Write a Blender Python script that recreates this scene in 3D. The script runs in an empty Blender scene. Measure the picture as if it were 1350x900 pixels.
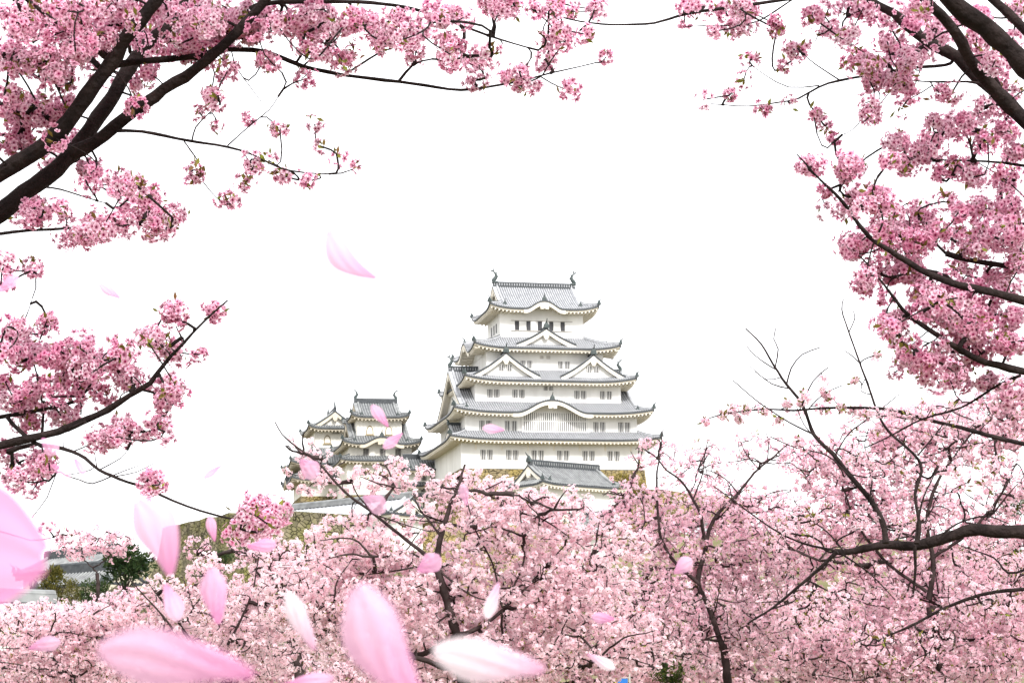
import bpy, math, random
import numpy as np
from mathutils import Vector, Matrix
R = math.radians
rng = np.random.default_rng(7)
random.seed(7)

# ------------------------------------------------------------ camera, sky, sun, exposure
SC = bpy.context.scene
W, H, LENS = 1350.0, 900.0, 70.0
F = LENS / 36.0 * W
PITCH, ROLL = R(10.15), R(1.0)
CAM = np.array([0.0, 0.0, 1.7])
FWD = np.array([0, math.cos(PITCH), math.sin(PITCH)])
_u0 = np.array([0, -math.sin(PITCH), math.cos(PITCH)])
_r0 = np.array([1.0, 0, 0])
RIGHT = _r0 * math.cos(ROLL) - _u0 * math.sin(ROLL)
UP = _u0 * math.cos(ROLL) + _r0 * math.sin(ROLL)
def P(px, py, Y):
    d = FWD + RIGHT * (px - W / 2) / F + UP * (H / 2 - py) / F
    return CAM + d * (Y / d[1])
cam = bpy.data.objects.new('camera', bpy.data.cameras.new('camera'))
SC.collection.objects.link(cam)
cam.data.lens = LENS; cam.data.sensor_width = 36.0
cam.data.clip_start = 0.02; cam.data.clip_end = 8000
cam.matrix_world = Matrix(((RIGHT[0], UP[0], -FWD[0], CAM[0]), (RIGHT[1], UP[1], -FWD[1], CAM[1]),
                           (RIGHT[2], UP[2], -FWD[2], CAM[2]), (0, 0, 0, 1)))
cam.data.dof.use_dof = True
cam.data.dof.focus_distance = 150.0
cam.data.dof.aperture_fstop = 48.0
SC.camera = cam

SUN_EL, SUN_AZ = R(42), R(155)          # azimuth clockwise from +Y: behind the camera, to the right
wd = bpy.data.worlds.new('World'); SC.world = wd; wd.use_nodes = True
nt = wd.node_tree; nt.nodes.clear()
sky = nt.nodes.new('ShaderNodeTexSky'); sky.sky_type = 'NISHITA'; sky.sun_disc = False
sky.sun_elevation = SUN_EL; sky.sun_rotation = SUN_AZ; sky.dust_density = 6; sky.air_density = 1.0
mixs = nt.nodes.new('ShaderNodeMixRGB'); mixs.inputs[0].default_value = 0.90   # the overcast cloud sheet over the clear sky
mixs.inputs[2].default_value = (12.5, 12.5, 12.7, 1)
bgn = nt.nodes.new('ShaderNodeBackground'); bgn.inputs[1].default_value = 0.10
wo = nt.nodes.new('ShaderNodeOutputWorld')
nt.links.new(sky.outputs[0], mixs.inputs[1]); nt.links.new(mixs.outputs[0], bgn.inputs[0]); nt.links.new(bgn.outputs[0], wo.inputs[0])
sl = bpy.data.lights.new('sun', 'SUN'); sl.energy = 3.0; sl.angle = R(12); sl.color = (1.0, 0.975, 0.94)
so = bpy.data.objects.new('sun', sl); SC.collection.objects.link(so)
sd = Vector((math.sin(SUN_AZ) * math.cos(SUN_EL), math.cos(SUN_AZ) * math.cos(SUN_EL), math.sin(SUN_EL)))
so.rotation_euler = sd.to_track_quat('Z', 'Y').to_euler(); so.location = (60, -60, 120)
SC.view_settings.view_transform = 'Standard'; SC.view_settings.look = 'None'
SC.view_settings.exposure = 0.86; SC.view_settings.gamma = 1.0
SC.view_settings.use_curve_mapping = False
SC.cycles.max_bounces = 10; SC.cycles.diffuse_bounces = 7; SC.cycles.transmission_bounces = 7; SC.cycles.transparent_max_bounces = 8

# ------------------------------------------------------------ object helpers
COL = SC.collection
def tag(o, label=None, cat=None, group=None, kind=None):
    if label: o['label'] = label
    if cat: o['category'] = cat
    if group: o['group'] = group
    if kind: o['kind'] = kind
    return o
def empty(name, loc=(0, 0, 0), rz=0.0, label=None, cat=None, group=None):
    o = bpy.data.objects.new(name, None); COL.objects.link(o)
    o.location = loc; o.rotation_euler = (0, 0, rz); o.empty_display_size = 0.3
    return tag(o, label, cat, group)
def link(name, me, parent=None):
    o = bpy.data.objects.new(name, me); COL.objects.link(o)
    if parent is not None: o.parent = parent
    return o
class MB:
    """collects faces; build() links them as one mesh object"""
    def __init__(s): s.v = []; s.f = []; s.m = []; s.T = None
    def add(s, vs, fs, mi=0):
        b = len(s.v)
        if s.T is not None: vs = [s.T @ Vector(tuple(v)) for v in vs]
        s.v += [tuple(float(c) for c in v) for v in vs]
        s.f += [tuple(b + i for i in f) for f in fs]; s.m += [mi] * len(fs)
    def box(s, c, d, mi=0, taper=1.0):
        x, y, z = c; a, b, h = d[0] / 2, d[1] / 2, d[2] / 2; t = taper
        vs = [(x - a, y - b, z - h), (x + a, y - b, z - h), (x + a, y + b, z - h), (x - a, y + b, z - h),
              (x - a * t, y - b * t, z + h), (x + a * t, y - b * t, z + h), (x + a * t, y + b * t, z + h), (x - a * t, y + b * t, z + h)]
        s.add(vs, [(3, 2, 1, 0), (4, 5, 6, 7), (0, 1, 5, 4), (1, 2, 6, 5), (2, 3, 7, 6), (3, 0, 4, 7)], mi)
    def grid(s, rows, mi=0):
        n = len(rows); m = len(rows[0]); vs = [p for r in rows for p in r]
        s.add(vs, [(i * m + j, i * m + j + 1, (i + 1) * m + j + 1, (i + 1) * m + j) for i in range(n - 1) for j in range(m - 1)], mi)
    def tube(s, pts, rad, n=8, mi=0, flat=1.0):
        pts = [Vector(tuple(p)) for p in pts]; rows = []; ref = None
        for i, p in enumerate(pts):
            t = (pts[min(i + 1, len(pts) - 1)] - pts[max(i - 1, 0)]).normalized()
            if ref is None: ref = Vector((0, 0, 1)) if abs(t.z) < 0.9 else Vector((1, 0, 0))
            a = t.cross(ref).normalized(); b = a.cross(t).normalized(); ref = b
            r = rad[i] if hasattr(rad, '__len__') else rad
            rows.append([p + a * (r * flat * math.cos(2 * math.pi * k / n)) + b * (r * math.sin(2 * math.pi * k / n)) for k in range(n + 1)])
        s.grid(rows, mi)
        s.add(rows[0][:n], [tuple(range(n))[::-1]], mi); s.add(rows[-1][:n], [tuple(range(n))], mi)
    def build(s, name, mats, parent=None, smooth=False):
        me = bpy.data.meshes.new(name); me.from_pydata(s.v, [], s.f)
        for m in (mats if isinstance(mats, (list, tuple)) else [mats]): me.materials.append(m)
        me.polygons.foreach_set('material_index', s.m)
        if smooth: me.polygons.foreach_set('use_smooth', [True] * len(s.f))
        me.update()
        return link(name, me, parent)
def np_mesh(name, verts, groups, mats, parent=None, cols=None, smooth=False):
    """groups: list of (faces (M,k) int array, material index)"""
    me = bpy.data.meshes.new(name)
    nl = sum(g.size for g, _ in groups); npoly = sum(len(g) for g, _ in groups)
    me.vertices.add(len(verts)); me.vertices.foreach_set('co', np.asarray(verts, np.float32).ravel())
    me.loops.add(nl); me.polygons.add(npoly)
    li = np.concatenate([g.ravel() for g, _ in groups]).astype(np.int32)
    tot = np.concatenate([np.full(len(g), g.shape[1]) for g, _ in groups])
    st = np.concatenate([[0], np.cumsum(tot)[:-1]]).astype(np.int32)
    me.loops.foreach_set('vertex_index', li)
    me.polygons.foreach_set('loop_start', st)
    me.polygons.foreach_set('material_index', np.concatenate([np.full(len(g), mi) for g, mi in groups]).astype(np.int32))
    if smooth: me.polygons.foreach_set('use_smooth', np.ones(npoly, bool))
    for m in (mats if isinstance(mats, (list, tuple)) else [mats]): me.materials.append(m)
    me.update(calc_edges=True)
    if cols is not None:
        at = me.color_attributes.new('tint', 'FLOAT_COLOR', 'POINT')
        c4 = np.ones((len(verts), 4), np.float32); c4[:, :3] = cols
        at.data.foreach_set('color', c4.ravel())
    return link(name, me, parent)

# ------------------------------------------------------------ materials
def mat(name, c1, c2=None, scale=4.0, rough=0.8, bump=0.0, bscale=None, coords='Object', spec=0.3, stretch=None, detail=5):
    m = bpy.data.materials.new(name); m.use_nodes = True; t = m.node_tree
    b = t.nodes['Principled BSDF']; b.inputs['Roughness'].default_value = rough
    b.inputs['Specular IOR Level'].default_value = spec
    tc = t.nodes.new('ShaderNodeTexCoord'); src = tc.outputs[coords]
    if stretch:
        mp = t.nodes.new('ShaderNodeMapping'); mp.inputs['Scale'].default_value = stretch
        t.links.new(src, mp.inputs[0]); src = mp.outputs[0]
    nz = t.nodes.new('ShaderNodeTexNoise'); nz.inputs['Scale'].default_value = scale; nz.inputs['Detail'].default_value = detail
    t.links.new(src, nz.inputs['Vector'])
    rp = t.nodes.new('ShaderNodeValToRGB'); rp.color_ramp.elements[0].position = 0.32; rp.color_ramp.elements[1].position = 0.68
    rp.color_ramp.elements[0].color = (*c1, 1); rp.color_ramp.elements[1].color = (*(c2 or c1), 1)
    t.links.new(nz.outputs[0], rp.inputs[0]); t.links.new(rp.outputs[0], b.inputs['Base Color'])
    if bump:
        n2 = t.nodes.new('ShaderNodeTexNoise'); n2.inputs['Scale'].default_value = bscale or scale * 4; n2.inputs['Detail'].default_value = 6
        t.links.new(src, n2.inputs['Vector'])
        bp = t.nodes.new('ShaderNodeBump'); bp.inputs['Strength'].default_value = bump; bp.inputs['Distance'].default_value = 0.05
        t.links.new(n2.outputs[0], bp.inputs['Height']); t.links.new(bp.outputs[0], b.inputs['Normal'])
    return m
def stone_mat(name, ca, cb, cm, scale, moss=None):
    m = bpy.data.materials.new(name); m.use_nodes = True; t = m.node_tree; b = t.nodes['Principled BSDF']
    b.inputs['Roughness'].default_value = 0.95; b.inputs['Specular IOR Level'].default_value = 0.1
    tc = t.nodes.new('ShaderNodeTexCoord'); mp = t.nodes.new('ShaderNodeMapping'); mp.inputs['Scale'].default_value = (1, 1, 1.35)
    nz0 = t.nodes.new('ShaderNodeTexNoise'); nz0.inputs['Scale'].default_value = scale * 0.9
    ad = t.nodes.new('ShaderNodeMixRGB'); ad.blend_type = 'ADD'; ad.inputs[0].default_value = 0.35
    t.links.new(tc.outputs['Object'], mp.inputs[0]); t.links.new(mp.outputs[0], ad.inputs[1]); t.links.new(mp.outputs[0], nz0.inputs['Vector'])
    t.links.new(nz0.outputs['Color'], ad.inputs[2])
    v1 = t.nodes.new('ShaderNodeTexVoronoi'); v1.inputs['Scale'].default_value = scale
    v2 = t.nodes.new('ShaderNodeTexVoronoi'); v2.feature = 'DISTANCE_TO_EDGE'; v2.inputs['Scale'].default_value = scale
    t.links.new(ad.outputs[0], v1.inputs['Vector']); t.links.new(ad.outputs[0], v2.inputs['Vector'])
    sp = t.nodes.new('ShaderNodeSeparateColor'); t.links.new(v1.outputs['Color'], sp.inputs[0])
    m1 = t.nodes.new('ShaderNodeMixRGB'); m1.inputs[1].default_value = (*ca, 1); m1.inputs[2].default_value = (*cb, 1)
    t.links.new(sp.outputs[0], m1.inputs[0])
    nz = t.nodes.new('ShaderNodeTexNoise'); nz.inputs['Scale'].default_value = 0.5; nz.inputs['Detail'].default_value = 8
    t.links.new(tc.outputs['Object'], nz.inputs['Vector'])
    rp = t.nodes.new('ShaderNodeValToRGB'); rp.color_ramp.elements[0].position = 0.42; rp.color_ramp.elements[1].position = 0.62
    t.links.new(nz.outputs[0], rp.inputs[0])
    m2 = t.nodes.new('ShaderNodeMixRGB'); m2.inputs[2].default_value = (*(moss or ca), 1)
    t.links.new(rp.outputs[0], m2.inputs[0]); t.links.new(m1.outputs[0], m2.inputs[1])
    r2 = t.nodes.new('ShaderNodeValToRGB'); r2.color_ramp.elements[0].position = 0.0; r2.color_ramp.elements[1].position = 0.06
    t.links.new(v2.outputs['Distance'], r2.inputs[0])
    m3 = t.nodes.new('ShaderNodeMixRGB'); m3.inputs[1].default_value = (*cm, 1)
    t.links.new(r2.outputs[0], m3.inputs[0]); t.links.new(m2.outputs[0], m3.inputs[2]); t.links.new(m3.outputs[0], b.inputs['Base Color'])
    bp = t.nodes.new('ShaderNodeBump'); bp.inputs['Strength'].default_value = 0.9; bp.inputs['Distance'].default_value = 0.3
    t.links.new(r2.outputs[0], bp.inputs['Height']); t.links.new(bp.outputs[0], b.inputs['Normal'])
    return m
def tint_mat(name, trans=0.4, rough=0.6, sat=1.0):
    m = bpy.data.materials.new(name); m.use_nodes = True; t = m.node_tree
    b = t.nodes['Principled BSDF']; b.inputs['Roughness'].default_value = rough; b.inputs['Specular IOR Level'].default_value = 0.15
    at = t.nodes.new('ShaderNodeAttribute'); at.attribute_name = 'tint'
    tr = t.nodes.new('ShaderNodeBsdfTranslucent'); mx = t.nodes.new('ShaderNodeMixShader'); mx.inputs[0].default_value = trans
    t.links.new(at.outputs['Color'], b.inputs['Base Color']); t.links.new(at.outputs['Color'], tr.inputs[0])
    t.links.new(b.outputs[0], mx.inputs[1]); t.links.new(tr.outputs[0], mx.inputs[2])
    t.links.new(mx.outputs[0], t.nodes['Material Output'].inputs[0])
    return m
M = {}
M['plaster'] = mat('white_lime_plaster', (0.77, 0.768, 0.758), (0.64, 0.635, 0.62), 0.45, 0.9, spec=0.1, stretch=(1.2, 1.2, 0.35))
M['plaster_old'] = mat('weathered_plaster', (0.77, 0.75, 0.70), (0.62, 0.60, 0.55), 0.6, 0.9, spec=0.1, stretch=(1.2, 1.2, 0.3))
M['eave'] = mat('warm_cast_eave_plaster', (0.76, 0.72, 0.65), (0.68, 0.635, 0.55), 1.0, 0.9, spec=0.1)  # white plaster; the warm light cast under the eaves is put into its colour
M['eave_old'] = mat('warm_cast_old_eave_plaster', (0.58, 0.53, 0.44), (0.47, 0.42, 0.34), 1.0, 0.9, spec=0.1)  # same for the weathered towers: warm under-eave cast painted into the old plaster
M['pan'] = mat('grey_roof_tile', (0.11, 0.115, 0.125), (0.16, 0.165, 0.175), 2.0, 0.6)
M['rib'] = mat('plastered_tile_rib', (0.38, 0.39, 0.41), (0.25, 0.255, 0.27), 1.5, 0.7)
M['edge'] = mat('dark_eave_tile', (0.03, 0.035, 0.04), (0.06, 0.066, 0.072), 3.0, 0.55)
M['pan_old'] = mat('dark_roof_tile', (0.075, 0.08, 0.085), (0.12, 0.125, 0.13), 2.0, 0.6)
M['rib_old'] = mat('weathered_tile_rib', (0.25, 0.26, 0.26), (0.14, 0.145, 0.15), 1.2, 0.65)
M['pan_white'] = mat('lime_covered_tile', (0.62, 0.64, 0.67), (0.52, 0.54, 0.58), 1.5, 0.7)
M['bronze'] = mat('green_black_ornament', (0.03, 0.042, 0.042), (0.06, 0.075, 0.075), 3.0, 0.5)
M['dark'] = mat('dark_window_opening', (0.025, 0.025, 0.03), (0.04, 0.04, 0.045), 2.0, 0.5)
M['greywood'] = mat('grey_window_lattice', (0.42, 0.40, 0.37), (0.34, 0.32, 0.29), 2.0, 0.7)
M['gold'] = mat('ochre_window_frame', (0.25, 0.20, 0.11), (0.18, 0.14, 0.08), 3.0, 0.5)
M['stone'] = stone_mat('castle_stone', (0.29, 0.235, 0.14), (0.17, 0.14, 0.085), (0.06, 0.048, 0.03), 1.5, (0.25, 0.195, 0.075))
M['stone_moss'] = stone_mat('mossy_wall_stone', (0.19, 0.165, 0.11), (0.10, 0.09, 0.06), (0.04, 0.035, 0.022), 2.1, (0.13, 0.125, 0.045))
M['bark'] = mat('cherry_bark', (0.009, 0.006, 0.006), (0.030, 0.021, 0.020), 9.0, 0.9, 0.6, 30, spec=0.15)
M['bark_far'] = mat('grey_cherry_bark', (0.018, 0.011, 0.011), (0.050, 0.036, 0.035), 6.0, 0.9, 0.4, 20, spec=0.15)
M['petal_near'] = tint_mat('deep_pink_blossom', 0.5)
M['petal_far'] = tint_mat('pale_pink_blossom', 0.6)
M['leaf'] = tint_mat('young_leaf', 0.3)
M['ground'] = mat('trodden_grass', (0.10, 0.09, 0.045), (0.16, 0.13, 0.08), 0.6, 0.95, 0.5, 6)
M['hill'] = mat('grassy_hill', (0.09, 0.09, 0.035), (0.17, 0.14, 0.07), 0.15, 0.95, 0.6, 2)
# ------------------------------------------------------------ Japanese castle kit (metres, local frame: x right, -y front)
def SIDE(k, s, o, z):
    return ((s, -o, z), (o, s, z), (-s, o, z), (-o, -s, z))[k % 4]
def karaB(q):
    q = abs(q)
    if q >= 1: return 0.0
    return 0.5 * (1 + math.cos(math.pi * q ** 1.15))
def ornament(mb, p, d, size, mi=0):
    """ridge-end tile: flared block with an upswept horn; d = outward 2D direction"""
    x, y, z = p; dx, dy = d; n = math.hypot(dx, dy); dx /= n; dy /= n; sx, sy = -dy, dx
    w, t, h = 0.42 * size, 0.16 * size, 0.75 * size
    def q(a, b, c): return (x + sx * a + dx * b, y + sy * a + dy * b, z + c)
    vs = [q(-w, -t, 0), q(w, -t, 0), q(w, t, 0), q(-w, t, 0), q(-w * .75, -t, h * .55), q(w * .75, -t, h * .55), q(w * .75, t, h * .55), q(-w * .75, t, h * .55),
          q(-w * .22, -t * .8, h), q(w * .22, -t * .8, h), q(w * .22, t * .8, h), q(-w * .22, t * .8, h)]
    fs = [(0, 1, 5, 4), (1, 2, 6, 5), (2, 3, 7, 6), (3, 0, 4, 7), (4, 5, 9, 8), (5, 6, 10, 9), (6, 7, 11, 10), (7, 4, 8, 11), (8, 9, 10, 11), (3, 2, 1, 0)]
    mb.add(vs, fs, mi)
    mb.tube([q(0, -t, h * .9), q(0, t * 1.5, h * 1.1), q(0, t * 3.0, h * 1.5), q(0, t * 3.2, h * 1.6)], [.09 * size, .08 * size, .05 * size, .02 * size], 6, mi)

class Roof:
    """collects one tier's roof: tiles (pan 0, rib 1, edge 2), eaves (0 plaster), ornaments"""
    def __init__(s, style):
        s.t = MB(); s.e = MB(); s.o = []; s.style = style; s.hips = []; s.pitch = style.get('pitch', 0.40)
    def setT(s, T): s.t.T = T; s.e.T = T; s.T = T
    def rib(s, pts, r=0.105, cap=True):
        """half-round tile rib along pts (first point at the eave)"""
        pts = [Vector(p) for p in pts]
        d = (pts[-1] - pts[0]); side = Vector((-d.y, d.x, 0))
        if side.length < 1e-6: return
        side.normalize(); up = Vector((0, 0, 1)); rows = []
        for p in pts: rows.append([p + side * r, p + side * r * .6 + up * r * .85, p - side * r * .6 + up * r * .85, p - side * r])
        s.t.grid(rows, 1)
        if cap:
            s.t.add(rows[0] , [(0, 1, 2, 3)], 2)
    def side(s, k, Le, De, z, Dw, Lw, brk, zt, Dt, lift=0.6, bump=None, Lr=None, vtop=1.0):
        """brk=(vb,Lb): hip runs to fraction vb where half length is Lb; above it the half length is Lr (irimoya)"""
        vb, Lb = brk
        zp = lambda v: z + (zt - z) * (0.70 * v + 0.30 * v * v)
        def zf(u_s, v, L):
            a = abs(u_s) / max(L, .01)
            zz = zp(v) + lift * (max(0, (a - .45) / .55) ** 2.6) * max(0, 1 - v / max(vb, .05)) ** 1.6
            if bump:
                c, hw, hh = bump
                zb = z + karaB((u_s - c) / hw) * hh + 0.1 * v
                if abs(u_s - c) < hw: zz = max(zz, zb)
            return zz
        out = lambda v: De + (Dt - De) * v
        Lf = lambda v: Le + (Lb - Le) * v / vb
        n = 60 if bump else 36
        rows = []
        for i in range(9):
            v = vb * i / 8; L = Lf(v)
            rows.append([SIDE(k, L * (2 * j / n - 1), out(v), zf(L * (2 * j / n - 1), v, L)) for j in range(n + 1)])
        s.t.grid(rows, 0)
        if vb < vtop:
            rows = []
            for i in range(9):
                v = vb + (vtop - vb) * i / 8
                rows.append([SIDE(k, Lr * (2 * j / 12 - 1), out(v), zp(v)) for j in range(13)])
            s.t.grid(rows, 0)
        # ribs
        m = int(Le / s.pitch)
        for i in range(-m, m + 1):
            s0 = i * s.pitch
            if abs(s0) > Le - .25: continue
            if abs(s0) <= Lb: vm = vtop
            else: vm = vb * (Le - abs(s0)) / (Le - Lb)
            v0 = 0.0
            ns = 9 if vm > .5 else 6
            vs = [vm * j / (ns - 1) for j in range(ns)]
            s.rib([SIDE(k, s0, out(v) + (.08 if j == 0 else 0), zf(s0, v, Lf(min(v, vb))) + .01) for j, v in enumerate(vs)])
            if vb < vtop and Lb < abs(s0) <= Lr - .1:
                s.rib([SIDE(k, s0, out(v), zp(v) + .01) for v in np.linspace(vb, vtop, 6)])
        # eave edge, fascia, soffit, rafters
        us = [2 * j / n - 1 for j in range(n + 1)]
        ze = [zf(u * Le, 0, Le) for u in us]
        def inner(u):
            a = u * Lw; b = 0
            if bump: b = karaB((a - bump[0]) / bump[1]) * bump[2]
            return z + b - .22
        E = lambda o, f: [SIDE(k, u * (Le + (o - De)), o, f(i)) for i, u in enumerate(us)]
        s.t.grid([E(De + .04, lambda i: ze[i] + .03), E(De + .06, lambda i: ze[i] - .2), E(De - .12, lambda i: ze[i] - .22)], 2)
        s.e.grid([E(De - .12, lambda i: ze[i] - .215), E(De - .14, lambda i: ze[i] - .46)], 0)
        s.e.grid([E(De - .14, lambda i: ze[i] - .46), [SIDE(k, u * Lw, Dw - .05, inner(u)) for u in us]], 0)
        if bump:   # arched panel above the wall top inside the cusped gable, and its curved bargeboard
            c, hw, hh = bump
            ss = [c + hw * (2 * j / 24 - 1) for j in range(25)]
            s.e.grid([[SIDE(k, a, Dw + .06, z - .7) for a in ss], [SIDE(k, a, Dw + .06, z + karaB((a - c) / hw) * hh - .2) for a in ss]], 1)
            ss = [c + hw * 1.12 * (2 * j / 30 - 1) for j in range(31)]
            bz = lambda a: z + karaB((a - c) / hw) * hh
            th = .55
            s.e.grid([[SIDE(k, a, De - .10, bz(a) - .2) for a in ss], [SIDE(k, a, De - .02, bz(a) - .23) for a in ss],
                      [SIDE(k, a, De - .02, bz(a) - .23 - th) for a in ss], [SIDE(k, a, De - .26, bz(a) - .23 - th) for a in ss]], 0)
            for a, w in ((-.42, .5), (0, .62), (.42, .5)):    # hanging pendant
                ctr = SIDE(k, c + a, De - .16, z + hh - .95 - abs(a) * .2); s.e.box(ctr, (.55 * w + .2, .18, .62) if k % 2 == 0 else (.18, .55 * w + .2, .62), 0, 1.3)
            pts = [SIDE(k, c, De - .1 + (Dt - De) * q, z + hh + .14 + .06 * q) for q in (0, .25, .5)]
            s.hips.append((pts, .17)); s.o.append((SIDE(k, c, De - .25, z + hh + .08), SIDE(k, 0, 1, 0)[:2], .95))
        m = int((Le - .3) / .62)
        for i in range(-m, m + 1):
            s0 = i * .62; e0 = De - .2; e1 = Dw + max(0, abs(s0) - Lw)
            if e1 > e0 - .25: continue
            zi0 = zf(s0, 0, Le) - .48; a0 = max(-1, min(1, s0 / Lw)); zi1 = inner(a0) - .02
            fr = (e0 - e1) / (De - Dw); zi1 = zi0 + (zi1 - zi0) * fr; w = .11
            vs = [SIDE(k, s0 + a, o, zz + c) for o, zz in ((e0, zi0), (e1, zi1)) for a, c in ((-w, .05), (w, .05), (w, -.2), (-w, -.2))]
            s.e.add(vs, [(0, 1, 2, 3), (0, 4, 5, 1), (1, 5, 6, 2), (2, 6, 7, 3), (3, 7, 4, 0)], 0)
        # hip ridge at the right-hand corner of this side
        pts = []
        for i in range(9):
            v = vb * i / 8; L = Lf(v); pts.append(SIDE(k, L, out(v), zf(L, v, L) + .12))
        s.hips.append((pts, .2))
        s.o.append((pts[0], (Vector(pts[0]) - Vector(pts[3]))[:2], s.style.get('horn', 1.0)))
    def gable_end(s, k, Lb, Dface, Dv, yh, zf, mats):
        pass
    def finish(s, parent, name='roof'):
        st = s.style
        r = s.t.build(name, [M[st['pan']], M[st['rib']], M['edge']], parent)
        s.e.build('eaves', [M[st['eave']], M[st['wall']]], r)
        for pts, rad in s.hips:
            h = MB(); h.T = s.T; h.tube(pts, rad, 8, 0); h.tube([Vector(p) + Vector((0, 0, rad * .95)) for p in pts], rad * .5, 6, 1)
            h.build('hip_ridge', [M[st['rib']], M['edge']], r)
        for p, d, sz in s.o:
            h = MB(); h.T = s.T; ornament(h, p, d, sz); h.build('ridge_end_tile', M['bronze'], r)
        return r

def skirt_roof(parent, style, he, ze, ht, zt, wall, lift=.6, bumps=None, T=None):
    """hipped skirt roof round a storey: he=(hx,hy) eave half sizes, ht= upper wall half sizes, wall=(hx,hy) of the wall below"""
    r = Roof(style); r.setT(T)
    for k in range(4):
        a, b = (0, 1) if k % 2 == 0 else (1, 0)
        r.side(k, he[a], he[b], ze, wall[b], wall[a], (1.0, ht[a]), zt, ht[b], lift, (bumps or {}).get(k))
    return r.finish(parent)

def fish(h=1.9):
    """upturned fish with curled tail on the ridge end (faces +x)"""
    mb = MB()
    pts = [(-.28, 0, 0), (-.18, 0, .30), (.10, 0, .62), (.20, 0, 1.0), (.06, 0, 1.36), (-.20, 0, 1.62), (-.36, 0, 1.80)]
    mb.tube([Vector(p) * h / 1.9 for p in pts], [q * h / 1.9 for q in (.26, .33, .30, .24, .17, .10, .04)], 8, 0, .75)
    k = h / 1.9
    def fin(a, b, c, w=.05):
        vs = [Vector(p) * k for p in ((a[0], -w, a[1]), (b[0], -w, b[1]), (c[0], -w, c[1]), (a[0], w, a[1]), (b[0], w, b[1]), (c[0], w, c[1]))]
        mb.add(vs, [(0, 1, 2), (5, 4, 3), (0, 3, 4, 1), (1, 4, 5, 2), (2, 5, 3, 0)], 0)
    fin((-.20, 1.55), (-.75, 1.72), (-.42, 1.92)); fin((-.20, 1.58), (-.30, 2.15), (-.02, 1.95)); fin((.1, 1.45), (.42, 1.55), (.24, 1.15))
    fin((.34, .95), (.62, .92), (.36, .62)); fin((-.3, .1), (-.62, .2), (-.34, .42))
    mb.box((0, 0, -.08), (.9 * k, .62 * k, .3 * k), 0, .9)
    return mb
def irimoya(parent, style, he, ze, zr, vb, wall, lift=.6, bumps=None, T=None, over=.5, fish_h=1.8, gwin=None):
    """hip-and-gable roof, ridge along local x"""
    r = Roof(style); r.setT(T)
    hx, hy = he; run = vb * hy; Lb = hx - run; Lr = Lb + over
    zp = lambda v: ze + (zr - ze) * (0.70 * v + 0.30 * v * v)
    for k in (0, 2): r.side(k, hx, hy, ze, wall[1], wall[0], (vb, Lb), zr, 0.0, lift, (bumps or {}).get(k), Lr)
    for k in (1, 3):
        # hip skirt below the gable: same profile up to vb
        zt_full = zr; De = hx; Dt_full = hx - hy
        r.side(k, hy, hx, ze, wall[0], wall[1], (vb, hy * (1 - vb)), zt_full, Dt_full, lift, (bumps or {}).get(k), None, vb)
    ro = r.finish(parent)
    for sx in (-1, 1):
        g = MB(); g.T = T
        vs = np.linspace(vb, 1, 10); xf = sx * (Lb - .35)
        front = [(xf, -hy * (1 - v), zp(v) - .1) for v in vs] + [(xf, hy * (1 - v), zp(v) - .1) for v in vs[::-1][1:]]
        base = [(p[0], p[1], zp(vb) - .25) for p in front]
        g.grid([base, front], 0)
        xe = sx * (Lr - .02)
        top = [(xe, p[1], p[2] + .02) for p in front]
        low = [(xe, p[1] * .97, p[2] - .62) for p in front]
        ins = [(xe - sx * .25, p[1] * .97, p[2] - .62) for p in front]
        g.grid([top, low, ins], 1)                                     # bargeboard
        g.grid([[(xe - sx * .03, p[1], p[2]) for p in front], [(xf, p[1], p[2]) for p in front]], 1)
        e = MB(); e.T = T
        g.grid([[(xe + sx * .06, p[1] * 1.01, p[2] + .2) for p in front], [(xe + sx * .06, p[1] * 1.01, p[2] - .06) for p in front]], 2)
        g.grid([[(xe + sx * .06, p[1] * 1.01, p[2] + .2) for p in front], [(xe - sx * .5, p[1] * 1.01, p[2] + .24) for p in front]], 3)
        g.box((xe - sx * .05, 0, zr - 1.15), (.2, .75, .8), 1, 1.25); g.box((xe - sx * .05, 0, zr - 1.6), (.2, .4, .35), 1, 1.5)
        go = g.build('gable', [M[style['wall']], M[style['eave']], M['edge'], M[style['rib']]], ro)
        for sy in (-1, 1):      # descending ridge with its end tile
            dn = MB(); dn.T = T; pts = [(sx * (Lr - .75), sy * hy * (1 - v), zp(v) + .14) for v in np.linspace(vb * .55, 1, 9)]
            dn.tube(pts, .19, 8, 0); dn.build('descending_ridge', M[style['rib']], ro)
            om = MB(); om.T = T; ornament(om, (pts[0][0], pts[0][1], pts[0][2] - .1), (0, sy), style['horn'] * .85); om.build('ridge_end_tile', M['bronze'], ro)
    rd = MB(); rd.T = T
    rd.box((0, 0, zr + .2), (2 * Lr - .2, .5, style.get('rh', .75)), 0); rd.tube([(-Lr + .1, 0, zr + style.get('rh', .75) / 2 + .24), (Lr - .1, 0, zr + style.get('rh', .75) / 2 + .24)], .2, 8, 1)
    n = int(2 * Lr / .42)
    for i in range(n):
        x = -Lr + .3 + i * (2 * Lr - .6) / (n - 1)
        for sy in (-1, 1):
            if style.get('ticks', 1): rd.box((x, sy * .26, zr + .32), (.13, .06, .36), 2)
    rd.build('main_ridge', [M[style.get('ridge', 'edge')]] * 2 + [M[style['rib']]], ro)
    if fish_h:
        for sx in (-1, 1):
            f = fish(fish_h); f.v = [(-sx * x + sx * (Lr - .45), y, z + zr + .75) for x, y, z in f.v]
            if sx > 0: f.f = [t[::-1] for t in f.f]
            if T is not None: f.v = [tuple(T @ Vector(v)) for v in f.v]
            f.build('fish_ornament', M['bronze'], ro, True)
    return ro
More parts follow.
